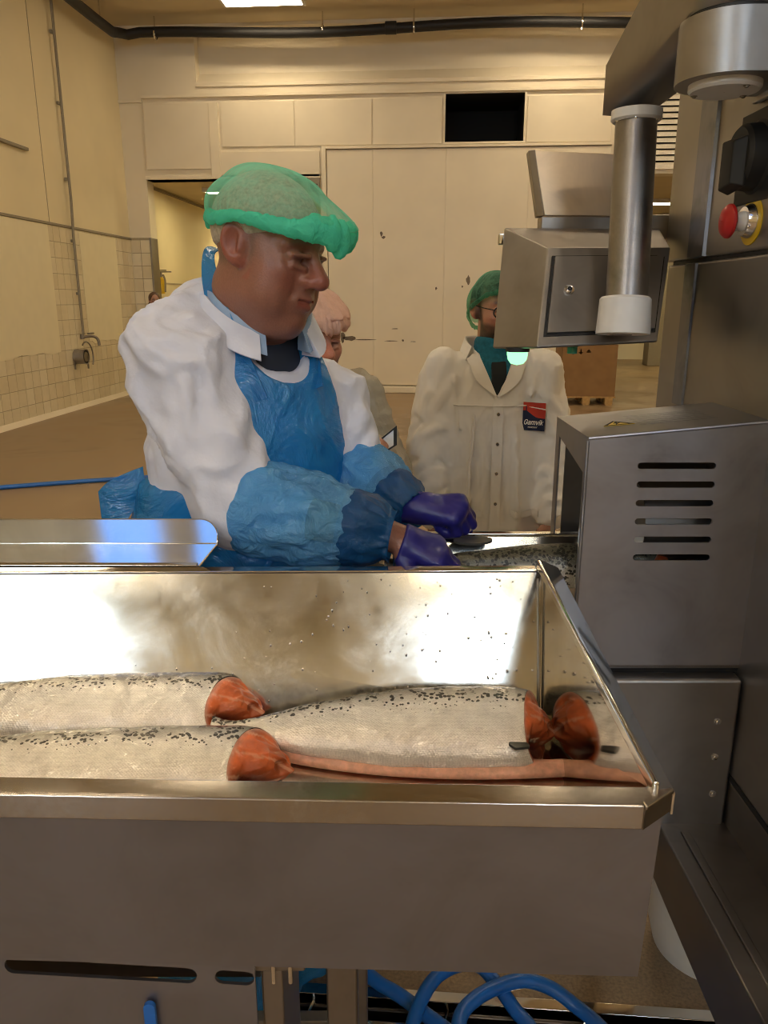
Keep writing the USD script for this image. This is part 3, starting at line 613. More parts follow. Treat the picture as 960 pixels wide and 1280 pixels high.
# guard box with six slots
gl, gr, gb = .342, XM, 1.512
def gtop(x): return 1.377 + (x-gl)*.093
fp = Polygon([(gl, .956), (gr, .956), (gr, gtop(gr)), (gl, gtop(gl))])
ss = [slot(.428+.0012*k, .5605+.0015*k, 1.331-.0326*k, .0056) for k in range(6)]
part(t, 'guard_front', plate(fp.difference(shapely.union_all(ss)), .003, (0, YG+.003, 0), (1,0,0), (0,0,1)), 'steel_guard', False, label='guard front sheet with six long slots')
sl = Polygon([(YG, .956), (gb, .956), (gb, gtop(gl)), (YG, gtop(gl))]).difference(Polygon([(YG+.022, 1.07), (gb-.03, 1.07), (gb-.03, 1.345), (YG+.022, 1.315)]))
part(t, 'guard_side', plate(sl, .003, (gl, 0, 0), (0,1,0), (0,0,1)), 'steel_guard', False, label='guard end with the opening the fish goes into')
tp = sbox(0, 0, gr-gl, gb-YG).difference(shapely.union_all([slot(.108, .245, .075+.0195*k, .0016) for k in range(6)]))
part(t, 'guard_top', plate(tp, .003, (gl, YG, gtop(gl)-.001), (1,0,.093), (0,1,0)), 'steel_guard', False)
part(t, 'guard_edge', sweep(np.array([(gl, YG+.002, .96), (gl, YG+.002, gtop(gl)-.004)]), .003, 8), 'steel_guard')
part(t, 'guard_edge', sweep(np.array([(gl, YG+.002, gtop(gl)), (gr, YG+.002, gtop(gr))]), .0032, 8), 'steel_guard')
part(t, 'guard_back', bx((gl+.02, gb-.004, .956), (gr, gb, 1.37)), 'steel_dark', False)
part(t, 'guard_floor', bx((gl, YG, .956), (gr, gb, .962)), 'steel_dark', False)
part(t, 'inner_drum', cyl((.47, 1.40, 1.20), (.64, 1.40, 1.20), .075, 32), 'steel_dark')
part(t, 'inner_plate', cat(bx((.42, 1.46, 1.30), (.455, 1.465, 1.36)), bx((.50, 1.33, 1.17), (.64, 1.335, 1.21))), 'steel_bright', False)
tri = Polygon([(0, 0), (.055, .0), (.0275, .042)]); tri2 = tri.buffer(-.0055)
o = (gl+.048, YG+.085, gtop(gl+.048)+.0025); ux = V(1, 0, .093)
part(t, 'warning_sign', plate(tri, .0006, o, tuple(ux), (0,1,0)), 'yellow_plastic', False, label='yellow triangular warning sign')
bolt_ = Polygon([(.030, .031), (.022, .018), (.027, .018), (.024, .007), (.034, .021), (.0285, .021), (.033, .031)])
part(t, 'warning_mark', plate(shapely.union_all([tri.difference(tri.buffer(-.004)), bolt_.buffer(.0005)]), .0004, tuple(V(*o)+V(0,0,.0007)), tuple(ux), (0,1,0)), 'ink', False)
# chute box below the guard with three screws
lb = [(x, y, z) for x, z in ((.36, .945), (XM-.002, .945), (XM-.002, .557), (.36, .620)) for y in (1.245, 1.52)]
part(t, 'lower_box', hullr(lb, .007), 'steel_panel')
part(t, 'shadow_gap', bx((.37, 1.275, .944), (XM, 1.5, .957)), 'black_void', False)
for x, z in ((.606, .862), (.609, .789), (.614, .711)): part(t, 'screw', bolt((x, 1.245, z), (0,-1,0), .0045), 'steel_bright')
part(t, 'base_beam', hullr([(.52, y, z) for y, z in ((.30, .645), (1.80, .645), (1.80, .56), (.30, .46))] + [(XM+.02, y, z) for y, z in ((.30, .645), (1.80, .645), (1.80, .56), (.30, .46))], .004), 'steel_dark')
part(t, 'beam_channel', bx((.552, .5, .644), (.568, 1.22, .649), .002), 'steel_dark')
for x, y in ((.56, 1.70), (1.4, 1.70), (.60, .44), (1.4, .44)): part(t, 'leg', cat(cyl((x, y, 0), (x, y, .50), .028, 20), cyl((x, y, 0), (x, y, .02), .05, 20)), 'steel_dark')
# switch and emergency stop on the cabinet's left face
sw = part(t, 'rotary_switch', cat(lathe([(.001, 0), (.060, 0), (.060, .004), (.055, .007), (.053, .030), (.047, .036), (.001, .036)], (XM, 1.440, 1.838), (-1,0,0), 44)), 'black_plastic')
part(sw, 'handle', hullr([(XM-.056, y, z) for y, z in ((1.412, 1.790), (1.412, 1.862), (1.462, 1.866), (1.462, 1.785))] + [(XM-.030, y, z) for y, z in ((1.404, 1.786), (1.404, 1.868), (1.468, 1.872), (1.468, 1.780))], .005), 'black_plastic')
part(sw, 'base_plate', bx((XM-.004, 1.35, 1.765), (XM+.001, 1.51, 1.915), .002), 'black_plastic')
es = part(t, 'emergency_stop', lathe([(.001, .028), (.012, .028), (.0125, .032), (.015, .035), (.026, .036), (.029, .039), (.0285, .043), (.023, .049), (.012, .0525), (.001, .053)], (XM, 1.434, 1.734), (-1,0,0), 40), 'red_plastic', label='red mushroom emergency stop button')
part(es, 'yellow_ring', lathe([(.026, 0), (.040, 0), (.040, .002), (.026, .002)], (XM, 1.434, 1.734), (-1,0,0), 40), 'yellow_plastic')
part(es, 'metal_bezel', lathe([(.001, 0), (.029, 0), (.029, .006), (.024, .016), (.001, .016)], (XM, 1.434, 1.734), (-1,0,0), 36), 'chrome')
part(es, 'white_collar', lathe([(.001, .010), (.019, .011), (.015, .022), (.0135, .030), (.001, .030)], (XM, 1.434, 1.734), (-1,0,0), 32), 'white_plastic')

HM_A, HM_B, HM_C, HM_D = V(.331, 1.647, 1.704), V(.595, 1.689, 1.707), V(.545, 1.565, 1.519), V(.295, 1.521, 1.510)
HM_a, HM_b, HM_c, HM_d = V(.269, 1.827, 1.756), V(.631, 1.869, 1.757), V(.567, 1.700, 1.519), V(.228, 1.633, 1.503)
GLAMP, GLAND = V(.271, 1.590, 1.502), V(.382, 1.590, 1.512)

# ------------------------------------------------------------------ swing arm with the control panel
t = thing('control_panel', 'stainless control box hanging from a swing arm with a green lamp underneath', 'control panel', (.48, 1.6, 1.5))
E1 = V(.548, 1.372, 0)
a0, a1 = np.linspace(np.pi/2, 3*np.pi/2, 18), None
kn = Polygon([(E1[0]+.078*math.cos(k), E1[1]+.078*math.sin(k)) for k in a0] + [(XM-.006, E1[1]-.078), (XM-.006, E1[1]+.078)])
part(t, 'lower_arm', plate(kn, .088, (0,0,1.935), (1,0,0), (0,1,0)), 'steel_panel', 40)
part(t, 'arm_mount', bx((XM-.012, E1[1]-.10, 1.925), (XM-.001, E1[1]+.09, 2.035), .003), 'steel_panel')
cp = part(t, 'cover_disc', lathe([(.001, 0), (.056, 0), (.056, .010), (.052, .014), (.001, .014)], (E1[0], E1[1], 1.937), (0,0,-1), 40), 'white_plastic')
for a in (2.6, .5, -1.2): part(cp, 'screw', bolt((E1[0]+.046*math.cos(a), E1[1]+.046*math.sin(a), 1.923), (0,0,-1), .0035), 'steel_dark')
part(t, 'pivot_gap', lathe([(.07, 0), (.07, .008)], (E1[0], E1[1], 2.022), (0,0,1), 40), 'black_rubber')
tip = V(.478, 1.600, 0); d = E1 - tip; d /= np.linalg.norm(d); w = V(-d[1], d[0], 0)
up_arm = Polygon([tuple((tip - d*.046 + w*s*.045)[:2]) for s in (-1, 1)] + [tuple((E1 + w*.074*math.cos(k) + d*.074*math.sin(k))[:2]) for k in np.linspace(0, np.pi, 20)])
am = plate(up_arm, .20, (0,0,2.03), (1,0,0), (0,1,0)); av = am.vertices.copy()
k_ = np.clip(((av - tip) @ d)/np.linalg.norm(E1-tip), -.2, 1)
av[:, 2] = np.where(av[:, 2] < 2.1, 1.944 + .088*np.clip(k_*1.05, 0, 1), 2.03 + .18*np.clip(k_*1.0, 0, 1)); am.vertices = av
ua = part(t, 'upper_arm', am, 'steel_panel', 40)
for k in (.05, .42, .85):
    p = tip + (E1-tip)*k*.8 + w*.045*1.0; part(ua, 'screw', bolt((p[0], p[1], 1.962+.085*k*.8), tuple(w), .0035), 'steel_bright')
part(t, 'collar', lathe([(.001, 0), (.047, 0), (.047, .016), (.043, .02), (.001, .02)], (tip[0], tip[1], 1.946), (0,0,-1), 36), 'white_plastic')
for a in (3.4, 4.4, 5.6): part(t, 'collar_bolt', bolt((tip[0]+.038*math.cos(a), tip[1]+.038*math.sin(a), 1.927), (0,0,-1), .004), 'chrome')
tb = V(.458, 1.502, 1.572)
part(t, 'tube', cyl((tip[0], tip[1], 1.93), tuple(tb), .0385, 36), 'steel_tube')
part(t, 'tube_socket', lathe([(.001, -.034), (.0505, -.034), (.0475, .030), (.044, .034), (.001, .034)], tuple(tb+V(-.003,0,0)), (.03, .1, 1), 36), 'white_plastic', label='white plastic socket at the foot of the tube')
part(t, 'tube_bracket', bx((.435, 1.50, 1.535), (.475, 1.60, 1.575), .004), 'steel_dark')
hm = dict(A=HM_A, B=HM_B, C=HM_C, D=HM_D, a=HM_a, b=HM_b, c=HM_c, d=HM_d)
part(t, 'enclosure', hullr(list(hm.values()), .004), 'steel_panel', 25)
def quad_at(u, v_):   # a point on the enclosure's door side, u to the right, v downwards
    return (hm['A']*(1-u)*(1-v_) + hm['B']*u*(1-v_) + hm['C']*u*v_ + hm['D']*(1-u)*v_)
nrm = np.cross(hm['D'] - hm['A'], hm['B'] - hm['A']); nrm /= np.linalg.norm(nrm)
if nrm[1] > 0: nrm = -nrm
def inset(u0, v0, u1, v1, off, th): 
    q = [quad_at(*k) for k in ((u0, v0), (u1, v0), (u1, v1), (u0, v1))]; return hull([p + nrm*off for p in q] + [p + nrm*(off+th) for p in q])
part(t, 'door_seal', inset(.045, .10, .962, .90, .001, .0035), 'black_rubber', False)
dr = part(t, 'door', inset(.066, .122, .945, .876, .004, .006), 'steel_panel', False)
lk = quad_at(.20, .47) + nrm*.009
part(dr, 'lock', lathe([(.001, .008), (.005, .008), (.0055, .005), (.0095, .006), (.0105, .003), (.0105, 0), (.001, 0)], tuple(lk), tuple(nrm), 28), 'chrome')
part(dr, 'lock_core', lathe([(.001, .0092), (.0045, .009), (.0048, .0075)], tuple(lk), tuple(nrm), 16), 'black_plastic')
gx = (hm['d']*.75 + hm['D']*.25 + (hm['C']-hm['D'])*.08)
part(t, 'indicator_lamp', lathe([(.021, 0), (.021, .008), (.019, .018), (.013, .026), (.001, .029)], tuple(GLAMP), (0,0,-1), 28), 'green_light', label='lit green indicator lamp')
part(t, 'lamp_base', lathe([(.001, -.006), (.024, -.006), (.024, .002), (.001, .002)], tuple(GLAMP), (0,0,-1), 28), 'black_plastic')
part(t, 'cable_gland', lathe([(.001, -.02), (.013, -.02), (.013, 0), (.010, .004), (.010, .016), (.001, .016)], tuple(GLAND), (0,0,-1), 20), 'green_plastic', label='green cable gland')
part(t, 'latch', hullr(corners(tuple(hm['a'] + V(-.012, -.01, -.035)), tuple(hm['a'] + V(.004, .01, -.012))), .002), 'steel_bright')

# steel hood behind the control panel, carried by an arm on the machine
t = thing('steel_hood', 'tilted flat steel hood above and behind the control box', 'hood', (.45, 1.9, 1.76))
hp = [V(.343, 1.906, 1.931), V(.575, 1.906, 1.921), V(.585, 1.866, 1.784), V(.365, 1.866, 1.786)]
part(t, 'face_panel', hullr(hp + [p + V(0, .05, .004) for p in hp], .003), 'steel_pale', 25)
part(t, 'side_flange', hullr([hp[0], hp[3], hp[0]+V(-.012, .012, 0), hp[3]+V(-.012, .012, 0), hp[0]+V(-.01, .05, 0), hp[3]+V(-.01, .05, 0), hp[0]+V(0, .05, 0), hp[3]+V(0, .05, 0)], .001), 'steel_dark', 25)
part(t, 'lower_lip', hullr(corners((.358, 1.862, 1.745), (.60, 1.91, 1.785)), .004), 'steel_dark')
part(t, 'mount_arm', cat(bx((.56, 1.87, 1.735), (.80, 1.91, 1.79), .005), bx((.72, 1.866, 1.735), (.80, 1.91, 1.79), .005)), 'steel_dark')

# white tub under the machine
t = thing('white_tub', 'white plastic tub half hidden under the machine', 'tub', (.84, 1.66, 0))
part(t, 'body', lathe([(.001, .012), (.115, .012), (.125, 0), (.135, 0), (.150, .06), (.160, .34), (.167, .345), (.167, .355), (.154, .355), (.146, .06), (.001, .03)], (.835, 1.62, 0), (0,0,1), 48), 'white_plastic')
part(t, 'rim', lathe([(.160, .33), (.170, .332), (.170, .348), (.160, .35)], (.835, 1.62, 0), (0,0,1), 48), 'white_plastic')

# ------------------------------------------------------------------ people
def unit(a): a = np.asarray(a, float); return a/np.linalg.norm(a)
def stack(P, rows, L, F, k=.03):
    """an upright body of elliptical sections: rows of (height, x, y, half width along L, half depth along F), lowest first"""
    R = np.array(rows, float); z = P[:, 2]
    g = lambda c: np.interp(z, R[:, 0], R[:, c])
    dx, dy = P[:, 0] - g(1), P[:, 1] - g(2)
    l, f = dx*L[0] + dy*L[1], dx*F[0] + dy*F[1]; w, d = g(3), g(4)
    e = np.sqrt((l/w)**2 + (f/d)**2 + 1e-12); r = np.minimum(w, d)
    s = (e - 1)*(r + .35*(np.maximum(w, d) - r))
    return smax(k, s, np.maximum(R[0, 0] - z, z - R[-1, 0]))
def head_axes(yaw, pitch, roll=0):
    """yaw 0 looks at the camera, + turns towards the picture's right"""
    y, p = math.radians(yaw), math.radians(pitch)
    f = V(math.sin(y)*math.cos(p), -math.cos(y)*math.cos(p), -math.sin(p)); l = V(math.cos(y), math.sin(y), 0)
    u = np.cross(f, l); r = math.radians(roll)
    l, u = l*math.cos(r) + u*math.sin(r), u*math.cos(r) - l*math.sin(r)
    return np.array([f, l, u])
def head_sdf(q, o):
    """head in its own frame: x forward, y to its left, z up, origin between the ears"""
    fat, y = o.get('fat', 0.), np.abs(q[:, 1]); m = np.c_[q[:, 0], y, q[:, 2]]
    d = ell(q, (-.012, 0, .034), (.100, .078, .088))
    d = sm(.03, d, ell(q, (.030, 0, -.030), (.066, .063+.006*fat, .080)))
    d = sm(.03, d, ell(q, (.036, 0, -.078), (.050, .052+.010*fat, .042+.004*fat)))
    d = sm(.025, d, ell(q, (.076, 0, -.103), (.020, .024, .017)))
    d = sm(.025, d, ell(m, (.055, .042, -.022), (.030, .022, .022)))
    if fat:
        d = sm(.03, d, ell(m, (.040, .047, -.066), (.042, .024, .034)))
        d = sm(.035, d, ell(q, (.030, 0, -.122), (.052, .046, .026)))
    d = sm(.018, d, cap(m, (.089, .006, .029), (.072, .045, .022), .011, .010))
    d = smax(.022, d, -ell(m, (.101, .031, .002), (.020, .017, .011)))
    d = sm(.006, d, ell(m, (.0765, .031, .003), (.0165, .0175, .0125)))               # lids over the eyeball
    n = cap(q, (.090, 0, .016), (.120, 0, -.024), .0085, .0135)
    n = sm(.010, n, ell(q, (.117, 0, -.030), (.018, .0145, .013)))
    n = sm(.010, n, ell(m, (.104, .0145, -.034), (.013, .0085, .009)))
    d = sm(.014, d, n)
    d = smax(.006, d, -ell(m, (.112, .0065, -.0425), (.006, .0038, .006)))
    d = sm(.014, d, ell(q, (.088, 0, -.066), (.018, .030, .022)))
    d = sm(.006, d, cap(m, (.1055, .0, -.0610), (.094, .022, -.0615), .0058, .003))
    d = sm(.006, d, cap(m, (.1040, .0, -.0750), (.093, .021, -.0670), .0072, .003))
    d = smax(.010, d, -cap(m, (.108, .023, -.036), (.094, .035, -.058), .0018, .0012))
    d = sm(.008, d, cap(m, (.100, .018, .0085), (.092, .046, .0075), .0042, .0030))
    d = sm(.010, d, cap(m, (.097, .020, -.0125), (.090, .042, -.0095), .0040, .0030))
    ey = o.get('eye', .0042); d = smax(.0025, d, -cap(m, (.0985, .0200, -.001), (.0930, .0425, -.0005), ey*.75, ey*.6))
    mo = o.get('mouth', .0016)
    d = smax(.004, d, -cap(m, (.112, .0, -.0680), (.096, .023, -.0645), mo, mo*.6))
    e = (m - V(-.006, .083, .002))                                                        # ears
    ca, sa_ = math.cos(.25), math.sin(.25); e = np.c_[e[:, 0]*ca + e[:, 2]*sa_, e[:, 1]*.9 + e[:, 0]*.35, -e[:, 0]*sa_ + e[:, 2]*ca]
    ear = ell(e, (0, 0, 0), (.021, .0095, .034)); ear = sm(.008, ear, ell(e, (.004, -.002, -.025), (.012, .008, .013)))
    ear = smax(.004, ear, -ell(e, (.003, .0105, .003), (.0125, .0105, .022)))
    ear = sm(.005, ear, cap(e, (.014, .001, .004), (.012, .003, -.010), .005))
    d = sm(.008, d, ear)
    return d
def face_tint(q, o):
    """skin pigment: lips, brows, beard, cropped hair"""
    base = np.array(o['skin']); c = np.tile(base, (len(q), 1)); y = np.abs(q[:, 1]); x, z = q[:, 0], q[:, 2]
    nz = meshkit.fbm(q*38, 3, 5)
    def mixin(mask, col):
        k = np.clip(mask, 0, 1)[:, None]; c[:] = c*(1-k) + np.array(col)*k
    S = lambda v, a, b: np.clip((v-a)/(b-a), 0, 1)
    red = base*np.array((1.12, .72, .68))
    mixin(.6*(S(x, .095, .115)*S(z, -.06, -.03)*S(-z, -.03, .0)), red)
    mixin(.55*np.exp(-(((y-.047)/.022)**2 + ((z+.035)/.024)**2))*(x > .03), red)
    mixin(.6*(y > .074)*(np.abs(z) < .05)*(np.abs(x) < .03), red)
    lip = np.exp(-((z+.069)/.0085)**4)*(y < .024)*(x > .088); mixin(lip*.75, base*np.array((.95, .5, .5)))
    brow = np.exp(-((z-.035+.28*np.maximum(y-.018, 0))/.006)**2)*S(y, .010, .016)*S(-y, -.052, -.044)*(x > .06)
    mixin(brow*o.get('brow', .8)*(.6+.6*nz), o['hair'])
    lid = np.exp(-(((y-.031)/.016)**2 + ((z-.001)/.0035)**2))*(x > .07); mixin(lid*.75, base*.22)
    hairline = S(z + .5*x*(x > 0) - .6*np.maximum(-x, 0)*0, .075, .09)
    back = S(-x, .02, .045)*S(z, -.045, -.03); side = S(z, .022, .04)*S(-x, -.035, -.02)*(y > .05); burn = np.exp(-((x-.022)/.010)**2)*S(z, -.025, -.005)*(y > .05)*S(-z, -.05, -.03)
    mixin(np.clip(np.maximum.reduce([hairline, back, side, burn*.8]), 0, 1)*o.get('crop', .8)*(.65+.6*nz), o['hair'])
    if o.get('beard'):
        b = S(-z, .035, .05)*S(x, .0, .02); b = np.maximum(b, np.exp(-((z+.052)/.007)**2)*(y < .03)*(x > .08)); b = np.maximum(b, S(y, .050, .058)*S(-z, -.01, .02)*S(x, .0, .012)*S(-x, -.05, -.035))
        b *= 1 - lip*.9; b *= 1 - np.exp(-((y-.03)/.016)**2 - ((z+.04)/.012)**2)*.8
        mixin(b*o['beard']*(.7+.5*nz), o['hair'])
    return np.clip(c*(.9+.2*nz[:, None]), 0, 1)
def hand_parts(w, d, n, side, curl, spread=1., s=1., thumb=(35, 25, .6)):
    """wrist w, d towards the fingers, n out of the back of the hand; side +1: thumb on the n x d side. curl: per finger three bends"""
    d = unit(d); n = unit(n - d*(n @ d)); t = np.cross(n, d)*side; segs = []
    for k, (off, L) in enumerate(((.029, (.043, .026, .021)), (.009, (.047, .030, .022)), (-.011, (.043, .028, .021)), (-.029, (.034, .021, .019)))):
        base = w + (d*(.092 - .006*abs(k-1)) + t*off*spread + n*.002)*s; dirv = unit(d + t*off*1.6*(spread-.75)); a = 0
        for j in range(3):
            a += math.radians(curl[k][j]); v = dirv*math.cos(a) - n*math.sin(a)
            nxt = base + v*L[j]*s; segs.append((base, nxt, (.0095 - .0009*j - .0007*(k == 3))*s, (.0092 - .0012*j)*s)); base = nxt
    b = w + (d*.028 + t*.024 - n*.010)*s; a0, a1, out = thumb
    v = unit(d*math.cos(math.radians(a0)) + t*math.sin(math.radians(a0))*1.1 - n*out)
    for j, L in enumerate((.042, .032, .027)):
        nxt = b + v*L*s; segs.append((b, nxt, (.0135 - .002*j)*s, (.0115 - .0015*j)*s)); b = nxt
        v = unit(v + (-t*.5 - n*.25 + d*.35)*math.radians(a1)*1.4)
    palm = [(w + (d*.015 + t*.012)*s, w + (d*.088 + t*.027)*s), (w + (d*.012)*s, w + (d*.094 + t*.008)*s), (w + (d*.012 - t*.008)*s, w + (d*.09 - t*.011)*s), (w + (d*.016 - t*.012)*s, w + (d*.082 - t*.027)*s)]
    return segs, [(a, b, .016*s, .0125*s) for a, b in palm]
def hand_sdf(P, hp, grow=0.):
    segs, palm = hp
    d = sm(.016, *[cap(P, a, b, r0, r1) for a, b, r0, r1 in palm])
    for k in range(0, len(segs), 3):
        f = sm(.003, *[cap(P, a, b, r0, r1) for a, b, r0, r1 in segs[k:k+3]]); d = sm(.007, d, f)
    return d - grow
def near(P, pts, r):
    lo, hi = np.min(pts, 0) - r, np.max(pts, 0) + r; return ((P > lo) & (P < hi)).all(1)
def lazy(P, pts, r, fn):
    """evaluates fn only inside the box around pts; outside, the distance to the box's middle bounds it"""
    m = near(P, pts, r); c = (np.min(pts, 0) + np.max(pts, 0))/2; rad = np.linalg.norm(np.max(pts, 0) - np.min(pts, 0))/2
    out = np.maximum(np.linalg.norm(P - c, axis=1) - rad, r*.5)
    if m.any(): out[m] = fn(P[m])
    return out
def mesh_of(f, lo, hi, h, fine=((), (), ()), smooth_it=1):
    g = [axis_grid(lo[k], hi[k], h, fine[k]) for k in range(3)]; v, t = nets(f, *g); return relax(v, t, smooth_it), t
def folds(v, f, A, dirs, seed, freq=(9, 26), mask=None):
    """cloth folds: ridges running along dirs (one direction or one per vertex), height A"""
    n = normals(v, f); d = np.broadcast_to(unit(dirs) if np.ndim(dirs) == 1 else dirs, v.shape)
    along = (v*d).sum(1)[:, None]*d; across = v - along
    q = across*freq[1] + along*freq[0] + meshkit.fbm(v*6, 2, seed+9)[:, None]*1.6
    r = 1 - np.abs(2*meshkit.fbm(q, 2, seed) - 1)*2.6; lump = meshkit.fbm(v*7, 2, seed+3) - .5
    r = np.clip(r, -.7, 1); a = A*(np.where(r > 0, r**1.4, r) - .15 + 1.1*lump); a = a if mask is None else a*mask
    return v + n*a[:, None]
def shape_body(t, o, body_f, lo, hi, C, R, s, fine_extra=((), (), ()), head_h=.0026, h=.011):
    """the continuous skin body with its head meshed finely, tinted, and its eyes"""
    r = .15*s
    fine = tuple(((C[k]-r, C[k]+r, head_h),) + tuple(fine_extra[k]) for k in range(3))
    v, f = mesh_of(body_f, lo, hi, h, fine)
    q = (v - C) @ R.T/s; c = np.tile(np.array(o['skin']), (len(v), 1)); m = np.linalg.norm(q, axis=1) < .2; m &= q[:, 2] > -.16
    c[m] = face_tint(q[m], o); b = part(t, 'body', (v, f), 'skin', True, tint=c)
    for sd in (1, -1):
        e = trimesh.creation.icosphere(3, .0122*s); loc = V(.0790, .031*sd, .001); gz = unit(V(.95, .06*sd + o.get('gaze', 0), -.30))
        dots = e.vertices @ gz/(.0122*s); col = np.where(dots[:, None] > .965, (.004, .004, .004), np.where(dots[:, None] > .86, o['iris'], (.50, .44, .40)))
        e.vertices = e.vertices @ R + C + (loc*s) @ R; part(t, 'eye', e, 'eye', True, tint=col)
    return b
def ring_net(t, C, R, s, mats, rf=.118, rb=.112, rl=.098, hgt=.098, tilt=.2, u0=.03, puff=.0, droop=0., seed=1, band=.014, wrinkle=.005, sag=0.):
    """a bouffant cap: dome over the head with a gathered elastic edge"""
    nphi, nt = 150, 40; ph = np.linspace(0, 2*np.pi, nphi, endpoint=False); tt = np.linspace(0, 1, nt)
    PH, TT = np.meshgrid(ph, tt, indexing='ij'); cx, sy = np.cos(PH), np.sin(PH)
    fr = np.clip(cx, 0, 1)**3
    rad = np.cos(TT*np.pi/2)**.80*(1 + .10*np.sin(np.minimum(TT*2.2, 1)*np.pi)); up = np.sin(TT*np.pi/2)
    bell = np.exp(-((TT-.16)/.16)**2)
    X = np.where(cx > 0, rf, rb)*cx*rad + fr*puff*bell - .012*up; Y = rl*sy*rad
    Z = u0 + tilt*np.where(cx > 0, rf, rb)*cx*(1-up) + hgt*up - fr*droop*bell - sag*np.clip(-cx, 0, 1)*bell
    nz = meshkit.fbm(np.stack([np.cos(PH)*5, np.sin(PH)*5, TT*1.6], -1), 3, seed) - .5
    nz2 = meshkit.noise(np.stack([np.cos(PH)*16, np.sin(PH)*16, TT*2.5], -1), seed+4) - .5
    k = 1 + (nz*2.2*wrinkle + nz2*wrinkle*1.5*(1-TT)**2)/.1
    q = np.stack([X*k, Y*k, Z + nz*wrinkle*1.2], -1)
    v = (q.reshape(-1, 3)*s) @ R + C; f = []
    i = np.arange(nphi); j = (i+1) % nphi
    for a in range(nt-1): f += [np.c_[i*nt+a, j*nt+a, j*nt+a+1], np.c_[i*nt+a, j*nt+a+1, i*nt+a+1]]
    net = part(t, 'hair_net', (v, np.vstack(f)), mats[0], True)
    # gathered edge
    n2 = 220; p2 = np.linspace(0, 2*np.pi, n2, endpoint=False); fr = np.clip(np.cos(p2), 0, 1)**3; rr = np.where(np.cos(p2) > 0, rf, rb)
    ctr = np.c_[rr*np.cos(p2)*1.0 + fr*puff*.75, rl*np.sin(p2), u0 + tilt*rr*np.cos(p2) - fr*droop*.8 - sag*np.clip(-np.cos(p2), 0, 1)]
    wob = meshkit.noise(np.c_[np.cos(p2)*3, np.sin(p2)*3, p2*0], seed+7) - .5; ctr[:, 2] += wob*.014; nth = 14; th = np.linspace(0, 2*np.pi, nth, endpoint=False); vv = []
    for k in range(n2):
        o = unit(V(math.cos(p2[k]), math.sin(p2[k]), 0)); rad_ = band*(.75 + .5*fr[k]*(puff > .01)*2) * (1 + .75*(meshkit.fbm(np.c_[np.cos(p2[k])*15+np.cos(th)*.5, np.sin(p2[k])*15+np.sin(th)*.5, th*0], 2, seed+2) - .5))
        vv.append(ctr[k] + rad_[:, None]*(np.cos(th)[:, None]*o*.75 + np.sin(th)[:, None]*V(0,0,1.15)))
    vv = np.vstack(vv); f = []; i = np.arange(n2); j = (i+1) % n2
    for a in range(nth): b = (a+1) % nth; f += [np.c_[i*nth+a, j*nth+a, j*nth+b], np.c_[i*nth+a, j*nth+b, i*nth+b]]
    part(net, 'elastic_edge', ((vv*s) @ R + C, np.vstack(f)[:, ::-1]), mats[1], True)
    return net
def ribbon(path, side, w, th=.003, n=1):
    """a flat band along path; side: per-point width direction"""
    p = np.asarray(path, float); K = len(p); sd = np.array([unit(x) for x in side]); w = np.broadcast_to(np.asarray(w, float), K)[:, None]
    tg = np.gradient(p, axis=0); nn = np.array([unit(np.cross(a, b)) for a, b in zip(tg, sd)])
    r = [p - sd*w/2 - nn*th/2, p + sd*w/2 - nn*th/2, p + sd*w/2 + nn*th/2, p - sd*w/2 + nn*th/2]; v = np.stack(r, 1).reshape(-1, 3); f = []
    for k in range(K-1):
        for a in range(4): b = (a+1) % 4; f += [(k*4+a, (k+1)*4+a, (k+1)*4+b), (k*4+a, (k+1)*4+b, k*4+b)]
    f += [(0, 1, 2), (0, 2, 3), (K*4-4, K*4-2, K*4-3), (K*4-4, K*4-1, K*4-2)]
    return trimesh.Trimesh(v, f, process=False)
def spline(pts, n=12):
    p = np.asarray(pts, float); q = np.vstack([2*p[0]-p[1], p, 2*p[-1]-p[-2]]); out = []
    for k in range(1, len(q)-2):
        t = np.linspace(0, 1, n+1)[:-1, None]; a, b, c, d = q[k-1:k+3]; out.append(.5*(2*b + (c-a)*t + (2*a-5*b+4*c-d)*t**2 + (3*b-a-3*c+d)*t**3))
    return np.vstack(out + [p[-1:]])
def boots(t, ank, F, mt='boot_white', top=.30):
    F = unit(V(F[0], F[1], 0))
    for a in ank:
        a = V(a[0], a[1], 0)
        def f(P, a=a):
            d = cap(P, a + V(0,0,.07), a + V(0,0,top), .055, .062); d = sm(.04, d, cap(P, a + V(0,0,.045) - F*.02, a + F*.15 + V(0,0,.038), .045, .042)); return smax(.008, d, .004 - P[:, 2])
        part(t, 'boot', mesh_of(f, a - V(.25,.25,.02), a + V(.25,.25,top+.1), .011), mt, True)
